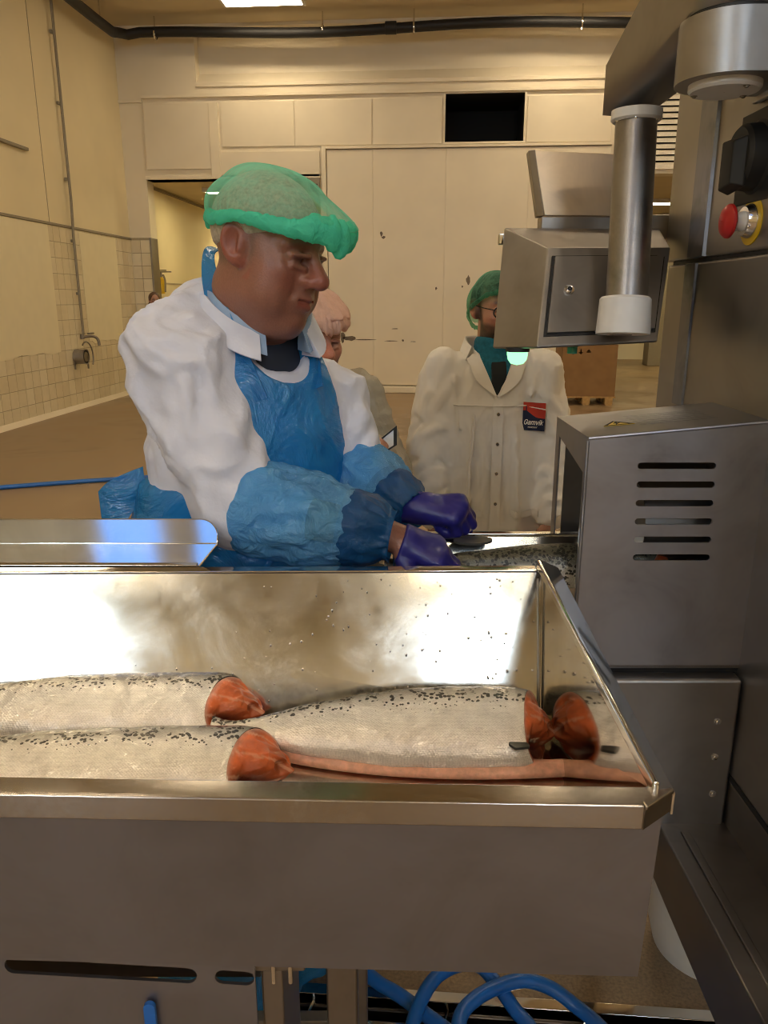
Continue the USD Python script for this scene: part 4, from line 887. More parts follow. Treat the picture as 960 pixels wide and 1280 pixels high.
def collar(t, c, L, F, mt, w=.078, d=.075, h=.05, gap=40, tilt=.35, flare=.022, drop=.05, name='collar'):
    """a turned-down shirt collar round the neck, open at the front"""
    a = np.radians(np.linspace(gap, 360-gap, 40)); K = len(a); ring = []
    for x in a:
        o = L*math.sin(x)*w + F*math.cos(x)*d; u = V(0,0,1)
        fr = max(0, math.cos(x)); base = c + o - u*drop*fr; out = unit(o)
        ring.append([base, base + u*h*(1 - .35*fr) + out*.004, base + u*(h*(1 - .35*fr) + .003) + out*.010, base + u*h*.25 + out*(flare + .014*fr) - u*.02*fr, base + u*h*.25 + out*(flare + .009 + .014*fr) - u*.023*fr + 0*u, base + u*(h*(1-.35*fr) + .006) + out*.008])
    ring = np.array(ring); n = ring.shape[1]; v = ring.reshape(-1, 3); f = []
    order = [0, 1, 2, 3]
    vv, ff = [], []
    for k in range(K):
        p0, p1, p2, p3 = ring[k][0], ring[k][1], ring[k][2], ring[k][3]; o = unit(p3 - p0)*.002
        vv += [p0, p1 - o*.5, p2 + V(0,0,.001), p3 + o, p3 - V(0,0,.002), p2 - V(0,0,.003), p1 + o*.2 - V(0,0,.003)]
    m = 7; vv = np.array(vv)
    for k in range(K-1):
        for q in range(m): b = (q+1) % m; ff += [(k*m+q, (k+1)*m+b, (k+1)*m+q), (k*m+q, k*m+b, (k+1)*m+b)]
    for k0 in (0, K-1):
        for q in range(1, m-1): ff.append((k0*m, k0*m+q, k0*m+q+1) if k0 == 0 else (k0*m, k0*m+q+1, k0*m+q))
    return part(t, name, (vv, np.array(ff)), mt, 50)

def ridges(a, b, r0, r1, lines, toward):
    """cloth folds standing on a sleeve from a to b: each line is (t0, angle0, t1, angle1, size), angle 0 on the side of 'toward'"""
    ax = unit(b - a); u = unit(toward - ax*(toward @ ax)); w = np.cross(ax, u); L = np.linalg.norm(b - a); out = []
    for t0, p0, t1, p1, sz in lines:
        k = np.linspace(0, 1, 7); P = []
        for q in k:
            t = t0 + (t1-t0)*q; p = math.radians(p0 + (p1-p0)*q + 7*math.sin(q*5 + t0*9)); P.append(a + ax*(L*t) + (u*math.cos(p) + w*math.sin(p))*(r0 + (r1-r0)*t - .002))
        for i in range(6): out.append((P[i], P[i+1], sz*math.sin(math.pi*(.12+.76*k[i])), sz*math.sin(math.pi*(.12+.76*k[i+1]))))
    return out
def with_ridges(P, d, R, k=.013):
    m = np.abs(d) < .05
    if m.any():
        q = d[m]; p = P[m]
        for a, b, ra, rb in R: q = sm(k, q, cap(p, a, b, ra, rb))
        d = d.copy(); d[m] = q
    return d
FOLD = [(-.05, -55, .55, 10, .012), (.05, -20, .62, 45, .013), (.12, 20, .75, 75, .012), (.30, -60, .80, -5, .011), (.48, -35, .95, 35, .013), (.60, -75, 1.0, -20, .011), (.66, 5, 1.02, 70, .012), (.80, -55, 1.08, 10, .010), (.0, 55, .45, 100, .011), (.2, -100, .7, -60, .011), (.86, 25, 1.1, 80, .010)]
# ---- the man bending over the trough
t = thing('person', 'man in green hair net, white coat and blue plastic apron bending over the trough', 'person', (-.30, 1.56, 0))
YW = math.radians(40); L1_, F1_ = V(math.cos(YW), math.sin(YW), 0), V(math.sin(YW), -math.cos(YW), 0)
C1, R1, S1 = V(-.213, 1.480, 1.690), head_axes(60, 14, -2), 1.05
o1 = dict(skin=(.26, .108, .070), hair=(.10, .08, .06), iris=(.05, .05, .06), fat=1., brow=.75, crop=.55, mouth=.0032, eye=.0034)
rsh, lsh = V(-.376, 1.435, 1.500), V(-.112, 1.648, 1.388)
rel, rwr = V(-.266, 1.365, 1.240), V(-.002, 1.318, 1.196)
lel, lwr = V(-.056, 1.575, 1.248), V(.050, 1.462, 1.206)
rows1 = [(.60, -.29, 1.57, .20, .155), (.95, -.295, 1.565, .205, .16), (1.10, -.288, 1.55, .208, .168), (1.22, -.275, 1.540, .208, .168), (1.35, -.262, 1.537, .205, .152), (1.46, -.262, 1.535, .172, .122), (1.52, -.258, 1.545, .125, .095), (1.56, -.252, 1.545, .085, .08)]
handR = hand_parts(rwr + V(.012, .0, -.004), V(.80, -.02, -.30), V(-.12, -.35, .93), -1, [(18, 25, 20), (22, 30, 22), (28, 34, 24), (34, 38, 26)], .95, 1.06, (40, 20, .5))
handL = hand_parts(lwr + V(.004, -.004, .002), V(.86, -.22, .0), V(.10, -.45, .86), 1, [(62, 88, 55), (66, 90, 55), (70, 92, 55), (74, 92, 55)], .95, 1.04, (30, 45, .75))
hips = [V(-.29, 1.57, .92) + L1_*.10*k for k in (1, -1)]; ank1 = [V(-.29, 1.59, .08) + L1_*.13*k for k in (1, -1)]
def body1(P):
    d = stack(P, [(z, x, y, w-.03, dd-.03) for z, x, y, w, dd in rows1[1:]], L1_, F1_)
    for h_, a in zip(hips, ank1): d = sm(.03, d, cap(P, h_, (h_+a)/2 + F1_*.02, .085, .06)); d = sm(.02, d, cap(P, (h_+a)/2 + F1_*.02, a, .06, .04))
    for s_, e_, w_ in ((rsh, rel, rwr), (lsh, lel, lwr)): d = sm(.03, d, cap(P, s_, e_, .058, .045)); d = sm(.02, d, cap(P, e_, w_, .046, .031))
    d = sm(.04, d, cap(P, V(-.262, 1.545, 1.53), C1 - .075*S1*R1[2] - .025*R1[0], .074, .070))
    for hp, w_ in ((handR, rwr), (handL, lwr)): d = sm(.012, d, lazy(P, [w_], .22, lambda q: hand_sdf(q, hp)))
    hd = lazy(P, [C1], .19, lambda q: head_sdf((q - C1) @ R1.T/S1, o1)*S1)
    return sm(.03, d, hd)
shape_body(t, o1, body1, V(-.62, 1.15, .02), V(.28, 1.85, 1.88), C1, R1, S1, (((-.02, .05, .005),), ((1.26, 1.36, .005),), ((1.14, 1.25, .005),)))
def hair1(P):
    q = (P - C1) @ R1.T/S1; d = ell(q, (-.012, 0, .034), (.1035, .0815, .0915)); return smax(.01, d, -(q[:, 2] - np.minimum(.012 + .35*q[:, 0], .052)))
part(t, 'hair', mesh_of(hair1, C1-.16, C1+.16, .005), 'hair_grey', True)
ring_net(t, C1, R1, S1, ('net_green', 'net_band'), rf=.116, rb=.112, rl=.100, hgt=.092, tilt=.16, u0=.042, puff=.044, droop=.012, seed=3, band=.0125, wrinkle=.004)
RDG1 = ridges(rsh, rel, .087, .076, FOLD, V(.35, -1, .25)) + ridges(lsh, lel, .078, .068, [(.2, -50, .7, 0, .010), (.45, -20, .95, 40, .010), (.65, -60, 1.0, -5, .009)], V(.2, -1, .2))
def coat_torso1(P): return stack(P, rows1, L1_, F1_)
def coat1(P):
    d = coat_torso1(P)
    d = sm(.05, d, cap(P, V(-.345, 1.575, 1.568), rsh, .072, .086)); d = sm(.03, d, cap(P, rsh, rel, .090, .080)); d = sm(.03, d, cap(P, rel, rel*.62 + rwr*.38, .076, .052))
    d = sm(.05, d, cap(P, lsh - V(.03, .0, .02), lsh, .072, .076)); d = sm(.03, d, cap(P, lsh, lel, .076, .064)); d = sm(.03, d, cap(P, lel, lel*.6 + lwr*.4, .058, .042))
    d = sm(.04, d, cap(P, V(-.33, 1.60, 1.46), V(-.36, 1.56, 1.30), .10, .12))
    d = with_ridges(P, d, RDG1)
    return smax(.012, d, -ell(P, (-.252+.075*F1_[0], 1.545+.075*F1_[1], 1.545), (.070, .070, .085)))
# apron: bib over the chest, skirt wrapped round the hips, straps over the neck
def bib_at(l, z):
    R = np.array(rows1); g = lambda c: np.interp(z, R[:, 0], R[:, c]); w, dd = g(3)+.011, g(4)+.013; f = dd*math.sqrt(max(1 - (l/w)**2, .05))
    return V(g(1), g(2), z) + L1_*l + F1_*(f - .002)
RDGA = []
for ln in ([(.0, 1.44), (.005, 1.36), (.0, 1.28), (.01, 1.22)], [(-.125, 1.46), (-.10, 1.40), (-.06, 1.33), (-.05, 1.27)], [(-.14, 1.42), (-.12, 1.34), (-.09, 1.27)], [(.12, 1.42), (.10, 1.36), (.085, 1.28)], [(.07, 1.45), (.06, 1.38), (.075, 1.30)], [(-.07, 1.43), (-.04, 1.38), (-.03, 1.32)], [(.13, 1.33), (.08, 1.29), (.02, 1.27)], [(-.13, 1.30), (-.06, 1.26), (.0, 1.25)]):
    q_ = [bib_at(*a) for a in ln]
    for i_ in range(len(q_)-1): RDGA.append((q_[i_], q_[i_+1], .0045 if i_ else .002, .0045 if i_ < len(q_)-2 else .002))
def apron1(P):
    l = (P[:, 0]+.262)*L1_[0] + (P[:, 1]-1.54)*L1_[1]; fr = (P[:, 0]+.262)*F1_[0] + (P[:, 1]-1.54)*F1_[1]; z = P[:, 2]
    bib = stack(P, [(z_, x, y, w+.011, dd+.013) for z_, x, y, w, dd in rows1[2:]], L1_, F1_)
    bib = smax(.006, bib, -ell(P, (-.250+.115*F1_[0], 1.54+.115*F1_[1], 1.545), (.085, .085, .095)))
    bib = np.maximum(np.maximum(bib, .028 - fr), np.maximum(np.maximum(l - (.128 - .18*np.maximum(z-1.40, 0)), -l - (.150 - .18*np.maximum(z-1.40, 0))), z - 1.53))
    sk = stack(P, [(.10, -.285, 1.565, .275, .22), (.8, -.30, 1.57, .25, .20), (1.10, -.305, 1.560, .243, .192), (1.20, -.292, 1.548, .226, .184), (1.262, -.280, 1.54, .217, .176)], L1_, F1_, .004)
    sk = np.maximum(sk, -.10 - fr + .3*np.abs(l)*0)
    bib = with_ridges(P, bib, RDGA, .008)
    d = sm(.01, bib, sk); a = cap(P, rsh, rel, .084, .080)
    return d
v, f = mesh_of(coat1, V(-.70, 1.10, .56), V(.20, 1.86, 1.66), .0075, smooth_it=2)
armw = np.exp(-np.minimum(cap(v, rsh, rel, .0), .3)**2/.02); dirs = np.where(armw[:, None] > .45, unit(V(.55, -.35, -.55)), unit(V(.35, -.3, .85)))
calm = np.clip((np.minimum(cap(v, rel, rwr, 0), cap(v, lel, lwr, 0)) - .070)/.07, .06, 1)*np.clip(apron1(v)/.05, .08, 1)
v = folds(v, f, .019, dirs, 11, (5, 20), mask=(.40+.80*armw)*calm)
v = relax(v, f, 1); part(t, 'coat', (v, f), 'coat_white', True)
def shirt1(P): return smax(.01, sm(.02, stack(P, [(z, x, y, w-.02, dd-.02) for z, x, y, w, dd in rows1[4:]], L1_, F1_), cap(P, V(-.258, 1.545, 1.50), V(-.250, 1.535, 1.575), .083, .080)), P[:, 2] - 1.575)
part(t, 'shirt', mesh_of(shirt1, V(-.55, 1.3, 1.33), V(.05, 1.8, 1.62), .009), 'shirt_navy', True)
cc = V(-.246, 1.533, 1.548)
collar(t, cc + V(0, 0, .012) + F1_*.004, L1_, F1_, 'shirt_blue', .088, .088, .054, 24, flare=.014, drop=.055, name='shirt_collar')
collar(t, cc, L1_, F1_, 'coat_white', .098, .094, .058, 28, flare=.026, drop=.055)
v, f = mesh_of(apron1, V(-.70, 1.14, .07), V(.12, 1.92, 1.56), .0085, smooth_it=2)
low = np.clip((1.24 - v[:, 2])/.2, 0, 1); v = folds(v, f, .0075, V(.2, -.2, 1), 23, (4, 20), mask=.30+1.6*low)
part(t, 'apron', (v, f), 'apron_film', True)
tail = spline([(-.470, 1.47, 1.262), (-.500, 1.45, 1.235), (-.527, 1.435, 1.205), (-.545, 1.43, 1.17)], 6)
part(t, 'apron_tail', ribbon(tail, [V(.12, -.25, -.9)]*len(tail), np.linspace(.05, .15, len(tail)), .004), 'apron_film', True)
def over(pts): return spline(pts, 8)
s1 = over([(-.238, 1.395, 1.420), (-.268, 1.418, 1.495), (-.298, 1.448, 1.570), (-.322, 1.488, 1.640), (-.330, 1.540, 1.692), (-.305, 1.595, 1.690), (-.262, 1.632, 1.672)])
part(t, 'apron_strap', ribbon(s1, [unit(V(.80, -.10, .28))*(1-k) + unit(V(.62, -.70, -.25))*k for k in np.clip(np.linspace(0, 1.6, len(s1)), 0, 1)], np.interp(np.linspace(0, 1, len(s1)), [0, .5, .75, 1], [.060, .050, .030, .045]), .0025), 'apron_film', True)
s2 = over([(-.140, 1.478, 1.435), (-.150, 1.540, 1.485), (-.172, 1.588, 1.540), (-.202, 1.622, 1.600), (-.225, 1.640, 1.650), (-.262, 1.632, 1.672)])
part(t, 'apron_strap', ribbon(s2, [unit(V(.80, -.45, .3))]*len(s2), np.linspace(.060, .040, len(s2)), .0025), 'apron_film', True)
def sleeve(el, wr, r0, r1, r2, seed, off=.0, name='sleeve_cover'):
    ax = unit(wr - el); a = el + ax*off; b = wr - ax*.045
    def f_(P):
        d = sm(.02, cap(P, a, (a+b)/2, r0, r1), cap(P, (a+b)/2, b, r1, r2)); s = (P - a) @ ax; Ln = np.linalg.norm(b-a)
        return smax(.01, d, np.maximum(-s - .055, s - Ln))
    v, f = mesh_of(f_, np.minimum(a, b)-.13, np.maximum(a, b)+.13, .006, smooth_it=1)
    s = (v - a) @ ax; Ln = np.linalg.norm(b-a); gather = np.clip((s - Ln*.72)/(Ln*.28), 0, 1)
    v = folds(v, f, .013, ax, seed, (16, 34), mask=(.6 + .5*gather)*np.clip((s + .05)/.09, .08, 1)*np.clip((Ln - s)/.05, .15, 1)); m = part(t, name, (v, f), 'sleeve_film', True)
    u, w, _ = frame_of(ax); th = np.linspace(0, 2*np.pi, 90, endpoint=False); rows = []
    for k, (sx, rr) in enumerate(((-.030, r2*1.03), (-.012, r2*1.08), (.006, r2*1.05), (.022, r2*.97), (.040, r2*.86), (.052, r2*.70), (.060, r2*.66), (.064, r2*.74))):
        rad = rr*(1 + .16*(meshkit.noise(np.c_[np.cos(th)*7, np.sin(th)*7, th*0 + k*.35], seed+k//3) - .5)*min(k, 4)/2)
        rows.append(b + ax*sx + rad[:, None]*(np.cos(th)[:, None]*u + np.sin(th)[:, None]*w))
    n = 90; i = np.arange(n); j = (i+1) % n; vv = np.vstack(rows); ff = []
    for k in range(len(rows)-1): ff += [np.c_[k*n+i, k*n+j, (k+1)*n+j], np.c_[k*n+i, (k+1)*n+j, (k+1)*n+i]]
    part(m, 'elastic_cuff', (vv, np.vstack(ff)), 'cuff_film', True); return m
sleeve(rel, rwr, .090, .078, .066, 41, .045)
sleeve(lel, lwr, .079, .070, .056, 47, .012)
def glove(hp, w, d, off):
    d = unit(d)
    def g(P):
        q = hand_sdf(P, hp, .0022); q = sm(.012, q, cap(P, w + d*off, w + d*.03, .033, .030)); return smax(.003, q, off + .004 - (P - w) @ d)
    v, f = mesh_of(g, w - .2, w + .2, .0034, smooth_it=2)
    nz = meshkit.fbm(v*60, 2, 3) - .5; v = v + normals(v, f)*(nz*.0022)[:, None]; part(t, 'glove', (v, f), 'glove', True)
glove(handR, rwr + V(.012, 0, -.004), V(.80, -.02, -.30), .018)
glove(handL, lwr + V(.004, -.004, .002), V(.86, -.22, 0), -.028)
boots(t, ank1, F1_)

# ---- the man in a white coat behind the control panel
t = thing('person', 'man in glasses and white coat with a red and navy chest badge', 'person', (.385, 2.70, 0))
YW = math.radians(-4); L2_, F2_ = V(math.cos(YW), math.sin(YW), 0), V(math.sin(YW), -math.cos(YW), 0)
C2, R2, S2 = V(.386, 2.690, 1.573), head_axes(14, 6), 1.0
o2 = dict(skin=(.46, .235, .155), hair=(.018, .011, .008), iris=(.05, .03, .02), beard=.95, brow=.9, crop=.95)
sh = [V(.37 - .165, 2.685, 1.372), V(.37 + .165, 2.665, 1.368)]; el2 = [V(.150, 2.66, 1.10), V(.590, 2.64, 1.105)]; wr2 = [V(.175, 2.57, .885), V(.575, 2.55, .89)]
rows2 = [(.60, .372, 2.685, .208, .150), (.85, .372, 2.685, .205, .145), (1.05, .372, 2.685, .196, .140), (1.25, .372, 2.685, .192, .132), (1.36, .372, 2.69, .172, .108), (1.42, .374, 2.695, .110, .082), (1.45, .375, 2.695, .075, .07)]
hands2 = [hand_parts(w_, V(.02*k, -.15, -1), V(-.9*k, -.35, 0), 1 if k > 0 else -1, [(15, 20, 15), (18, 24, 15), (22, 26, 18), (26, 28, 18)], .9, 1.0) for w_, k in zip(wr2, (1, -1))]
ank2 = [V(.372 + k*.11, 2.70, .08) for k in (1, -1)]
def body2(P):
    d = stack(P, [(z, x, y, w-.03, dd-.03) for z, x, y, w, dd in rows2[1:-1]], L2_, F2_)
    for k, a in zip((1, -1), ank2): d = sm(.03, d, cap(P, V(.372+k*.1, 2.69, .9), a + V(0,0,.42), .085, .06)); d = sm(.02, d, cap(P, a + V(0,0,.42), a, .06, .04))
    for s_, e_, w_, hp in zip(sh, el2, wr2, hands2): d = sm(.03, d, cap(P, s_, e_, .05, .042)); d = sm(.02, d, cap(P, e_, w_, .043, .03)); d = sm(.012, d, lazy(P, [w_], .22, lambda q: hand_sdf(q, hp)))
    d = sm(.04, d, cap(P, V(.375, 2.70, 1.42), C2 - .07*S2*R2[2] - .02*R2[0], .058, .056))
    return sm(.03, d, lazy(P, [C2], .19, lambda q: head_sdf((q - C2) @ R2.T/S2, o2)*S2))
shape_body(t, o2, body2, V(.04, 2.40, .02), V(.72, 2.95, 1.75), C2, R2, S2, head_h=.0034)
def hair2(P):
    q = (P - C2) @ R2.T/S2; d = ell(q, (-.024, 0, .030), (.098, .084, .088)); return smax(.01, d, -(q[:, 2] + .02 - 1.35*np.maximum(q[:, 0]+.01, -.03)))
part(t, 'hair', mesh_of(hair2, C2-.16, C2+.16, .006), 'hair_dark', True)
ring_net(t, C2, R2, S2, ('net_green_dull', 'net_green_dull'), rf=.108, rb=.125, rl=.096, hgt=.112, tilt=.55, u0=.010, puff=.0, seed=8, band=.009, wrinkle=.005, sag=.02)
gl_ = part(t, 'glasses', cat(*[sweep((np.array([(.112 - .12*max(abs(.0335*sd + .0245*math.cos(a)*1.02) - .03, 0), .0335*sd + .0245*math.cos(a), .000 + .019*math.sin(a)*(1 if math.sin(a) > 0 else .95)) for a in np.linspace(0, 2*np.pi, 28)])*S2) @ R2 + C2, .0026, 8) for sd in (1, -1)],
    sweep((np.array([(.112, y, .006) for y in np.linspace(-.010, .010, 5)])*S2) @ R2 + C2, .0015, 6),
    *[sweep((np.array([(.1075, .058*sd, .008), (.06, .077*sd, .010), (.01, .083*sd, .012), (-.012, .084*sd, .006)])*S2) @ R2 + C2, .0018, 6) for sd in (1, -1)]), 'black_plastic', True)
RDG2 = []
for k_ in (0, 1):
    fl = 1 if k_ == 0 else -1
    RDG2 += ridges(sh[k_], el2[k_], .072, .068, [(a, p*fl, b, q*fl, z) for a, p, b, q, z in ((.1, -30, .6, 30, .009), (.3, -60, .8, 0, .009), (.55, -50, .9, 25, .011), (.7, 0, 1.0, 60, .010), (.8, -60, 1.0, -10, .010))], V(0, -1, 0))
    RDG2 += ridges(el2[k_], wr2[k_], .066, .054, [(a, p*fl, b, q*fl, z) for a, p, b, q, z in ((.0, -60, .12, 50, .011), (.15, -40, .32, 60, .011), (.38, -70, .5, 30, .010), (.55, -40, .70, 55, .010), (.75, -60, .85, 40, .009))], V(0, -1, 0))
RDG2 += [(V(.30, 2.545, 1.24), V(.285, 2.54, .95), .006, .010), (V(.285, 2.54, .95), V(.275, 2.535, .66), .010, .006), (V(.335, 2.545, 1.10), V(.33, 2.54, .70), .004, .009), (V(.44, 2.548, 1.20), V(.455, 2.54, .92), .005, .010), (V(.455, 2.54, .92), V(.45, 2.535, .64), .010, .006), (V(.235, 2.60, 1.36), V(.255, 2.57, 1.18), .006, .009), (V(.51, 2.60, 1.36), V(.49, 2.57, 1.29), .006, .008)]
def coat2(P, cut=True):
    d = stack(P, rows2, L2_, F2_)
    for s_, e_, w_ in zip(sh, el2, wr2): d = sm(.045, d, cap(P, s_, e_, .072, .068)); d = sm(.03, d, cap(P, e_, w_, .066, .054))
    if not cut: return d
    d = with_ridges(P, d, RDG2)
    x, z = np.abs(P[:, 0] - .379), P[:, 2]; vee = np.maximum(x - .004 - .056*(z - 1.292)/.133, P[:, 1] - 2.72)
    return smax(.004, d, -np.where(z > 1.285, vee, np.maximum(vee, 1.292 - z)))
v, f = mesh_of(coat2, V(.02, 2.38, .56), V(.74, 2.95, 1.50), .0085, smooth_it=2)
arm = np.exp(-np.minimum(np.minimum(cap(v, sh[0], el2[0], 0), cap(v, el2[0], wr2[0], 0)), np.minimum(cap(v, sh[1], el2[1], 0), cap(v, el2[1], wr2[1], 0)))**2/.006)
v = folds(v, f, .015, np.where(arm[:, None] > .45, unit(V(.8, -.2, .55)), unit(V(.15, 0, 1))), 31, (5, 20), mask=.38+.9*arm); v = relax(v, f, 2)
ct = part(t, 'coat', (v, f), 'coat_ivory', True)
def front2(x, z, off=.002):
    """point on the coat's front at the given x and height"""
    ys = np.linspace(2.35, 2.75, 400); P = np.c_[np.full(400, x), ys, np.full(400, z)]; d = coat2(P); k = np.argmax(d < 0); return V(x, ys[k] - off, z)
def on_front(poly_pts, th=.003, off=.004): 
    q = np.array([front2(x, z, off) for x, z in poly_pts]); return hull(np.vstack([q, q + V(0, -th, 0)]))
seam = np.array([front2(.379, z, .006) for z in np.linspace(1.27, .66, 26)])
part(ct, 'placket', ribbon(seam, [V(1,0,0)]*len(seam), .034, .003), 'coat_ivory', True)
for z in (1.235, 1.135, 1.035, .93): part(ct, 'snap', lathe([(.001, .004), (.0045, .004), (.0065, .0015), (.0065, 0)], tuple(front2(.380, z, .007)), (0,-1,0), 16), 'chrome')
yk = np.array([front2(x, 1.262 + .0*x, .008) for x in np.linspace(.235, .515, 18)]); part(ct, 'yoke_seam', sweep(yk, .0022, 6), 'coat_ivory', True)
for sd, (x0, x1) in ((-1, (.24, .335)), (1, (.43, .525))):
    lp = np.array([front2(x, .90 - .012*math.sin((x-x0)/(x1-x0)*3.14), .008) for x in np.linspace(x0, x1, 12)]); part(ct, 'pocket_hem', ribbon(lp, [V(0,0,1)]*12, .022, .004), 'coat_ivory', True)
def loft(I, O, th, out=(0, -1, 0)):
    """a thin flap between two edge lines"""
    I, O, o = np.asarray(I, float), np.asarray(O, float), V(*out)*th; n = len(I); v = np.vstack([I, O, I + o, O + o]); k = np.arange(n-1); f = []
    q = lambda a, b, c, d: f.extend([np.c_[a, b, c], np.c_[a, c, d]])
    q(k, k+1, n+k+1, n+k); q(2*n+k, 3*n+k, 3*n+k+1, 2*n+k+1); q(k, 2*n+k, 2*n+k+1, k+1); q(n+k, n+k+1, 3*n+k+1, 3*n+k)
    f += [np.array([[0, n, 3*n], [0, 3*n, 2*n], [n-1, 3*n-1, 4*n-1], [n-1, 4*n-1, 2*n-1]])]
    m = trimesh.Trimesh(v, np.vstack(f), process=False); m.fix_normals(); return m
def front2u(x, z, off):
    ys = np.linspace(2.40, 2.75, 350); P = np.c_[np.full(350, x), ys, np.full(350, z)]; d = coat2(P, False); k = np.argmax(d < 0); return V(x, ys[k] - off, z)
for sd in (-1, 1):
    zz = np.linspace(1.292, 1.425, 9); h_ = (zz - 1.292)/.133
    I = [front2u(.379 + sd*(.004 + .056*h), z, .006) for h, z in zip(h_, zz)]
    O = [front2u(.379 + sd*(.004 + .056*h + .046*math.sin(min(h*1.5, 1)*math.pi*.62)), z - .012*h, .013) for h, z in zip(h_, zz)]
    part(t, 'lapel', loft(I, O, .003), 'coat_ivory', 40)
collar(t, V(.376, 2.69, 1.425), L2_, F2_, 'coat_ivory', .088, .085, .052, 52, flare=.024, drop=.03)
def knit2(P): return smax(.01, sm(.02, stack(P, [(z, x, y, w-.015, dd-.015) for z, x, y, w, dd in rows2[2:-1]], L2_, F2_), cap(P, V(.375, 2.695, 1.40), V(.380, 2.680, 1.485), .073, .068)), P[:, 2] - 1.482)
v, f = mesh_of(knit2, V(.15, 2.48, 1.04), V(.6, 2.9, 1.52), .008); part(t, 'knit_jumper', (v, f), 'knit_teal', True)
def vest2(P): return np.maximum(np.maximum(stack(P, [(z, x, y, w-.011, dd-.011) for z, x, y, w, dd in rows2[2:-1]], L2_, F2_), np.abs(P[:, 0]-.385) - .026), P[:, 1] - 2.66)
part(t, 'vest', mesh_of(vest2, V(.33, 2.5, 1.08), V(.44, 2.72, 1.44), .005), 'shirt_dark', True)
# chest badge with its lettering
bo = front2(.466, 1.225, .010); bx_, bz_ = unit(V(.073, -.006, -.004)), unit(V(.012, .012, 1.0)); bw, bh = .0745, .094
org = front2(.502, 1.225, .012) - bx_*bw/2 - bz_*bh/2 + V(0, -.004, 0)
def flat(poly, k): return plate(poly, .0006, tuple(org + np.cross(bx_, bz_)*(.0012 + .0006*k)), tuple(bx_), tuple(bz_))
bd = part(ct, 'badge', plate(sbox(0, 0, bw, bh), .0018, tuple(org), tuple(bx_), tuple(bz_)), 'badge_navy', False, label='red and navy cloth badge with white lettering')
hillp = Polygon([(0, .066), (.012, .067), (.018, .062), (.024, .058), (.034, .051), (.044, .045), (.058, .043), (bw, .042), (bw, bh), (0, bh)])
part(bd, 'red_sky', flat(hillp, 1), 'badge_red', False)
part(bd, 'light_beam', flat(Polygon([(.018, .0785), (bw, .071), (bw, .075), (.030, .0795)]), 2), 'badge_white', False)
part(bd, 'lighthouse', flat(shapely.union_all([sbox(.009, .066, .0125, .076), sbox(.0085, .0765, .013, .0785), Polygon([(.0085, .079), (.013, .079), (.0107, .082)])]), 2), 'badge_navy', False)
def letters(txt, h, x, y, k, shear=.0, bold=False):
    m = meshkit.text_mesh(txt, h, .0006, bold); w = m.vertices.copy(); w[:, 0] += w[:, 1]*shear; w[:, 0] = (w[:, 0] - w[:, 0].min())/np.ptp(w[:, 0])*(x[1] - x[0])
    m.vertices = org + np.cross(bx_, bz_)*(.0012 + .0006*k) + w[:, :1]*bx_ + bx_*x[0] + w[:, 1:2]*bz_ + bz_*y + w[:, 2:]*np.cross(bx_, bz_); return m
part(bd, 'lettering', letters('Gamvik', .0165, (.005, .070), .020, 1, .30, True), 'badge_white', False)
part(bd, 'lettering', letters('NORWAY', .0056, (.019, .050), .0085, 1), 'badge_white', False)
def trousers(t, y0, cx_, ank, mt='trousers', hip=.92):
    for k, a in zip((1, -1), ank):
        g = lambda P, a=a, k=k: sm(.03, cap(P, V(cx_ + (a[0]-cx_)*.9, y0, hip), a + V(0,0,.40), .095, .075), cap(P, a + V(0,0,.40), a + V(0,0,.05), .075, .068))
        v, f = mesh_of(g, np.minimum(a, V(cx_, y0, 0)) - V(.3,.2,.05), np.maximum(a, V(cx_, y0, 0)) + V(.3,.2,1.1), .016); part(t, 'trouser_leg', (v, f), mt, True)
trousers(t, 2.69, .372, ank2); boots(t, ank2, F2_, top=.25)

# ---- the man with the pink hair net and grey gown
t = thing('person', 'bearded man in pink hair net and grey plastic gown holding a black device', 'person', (-.20, 2.42, 0))
YW = math.radians(30); L3_, F3_ = V(math.cos(YW), math.sin(YW), 0), V(math.sin(YW), -math.cos(YW), 0)
C3, R3, S3 = V(-.215, 2.365, 1.484), head_axes(30, 4), 1.0
o3 = dict(skin=(.42, .205, .135), hair=(.05, .038, .03), iris=(.03, .03, .03), beard=.65, brow=.8, crop=.6)
sh3 = [V(-.345, 2.33, 1.315), V(-.075, 2.49, 1.315)]; el3 = [V(-.36, 2.25, 1.06), V(.015, 2.40, 1.07)]; wr3 = [V(-.10, 2.20, 1.14), V(-.052, 2.245, 1.185)]
rows3 = [(.45, -.205, 2.43, .22, .17), (.8, -.205, 2.43, .205, .16), (1.05, -.205, 2.425, .190, .150), (1.20, -.207, 2.42, .185, .135), (1.31, -.208, 2.415, .165, .105), (1.36, -.208, 2.41, .11, .085), (1.395, -.208, 2.405, .075, .07)]
h3 = [hand_parts(wr3[0], V(.7, .1, .2), V(-.3, -.5, .6), -1, [(30, 40, 30)]*4, .9, 1.), hand_parts(wr3[1], V(.30, -.75, .25), V(.45, .25, .85), 1, [(45, 55, 35), (48, 58, 35), (50, 60, 35), (54, 62, 35)], .9, 1., (25, 25, .4))]
ank3 = [V(-.205 + k*.11, 2.44, .08) for k in (1, -1)]
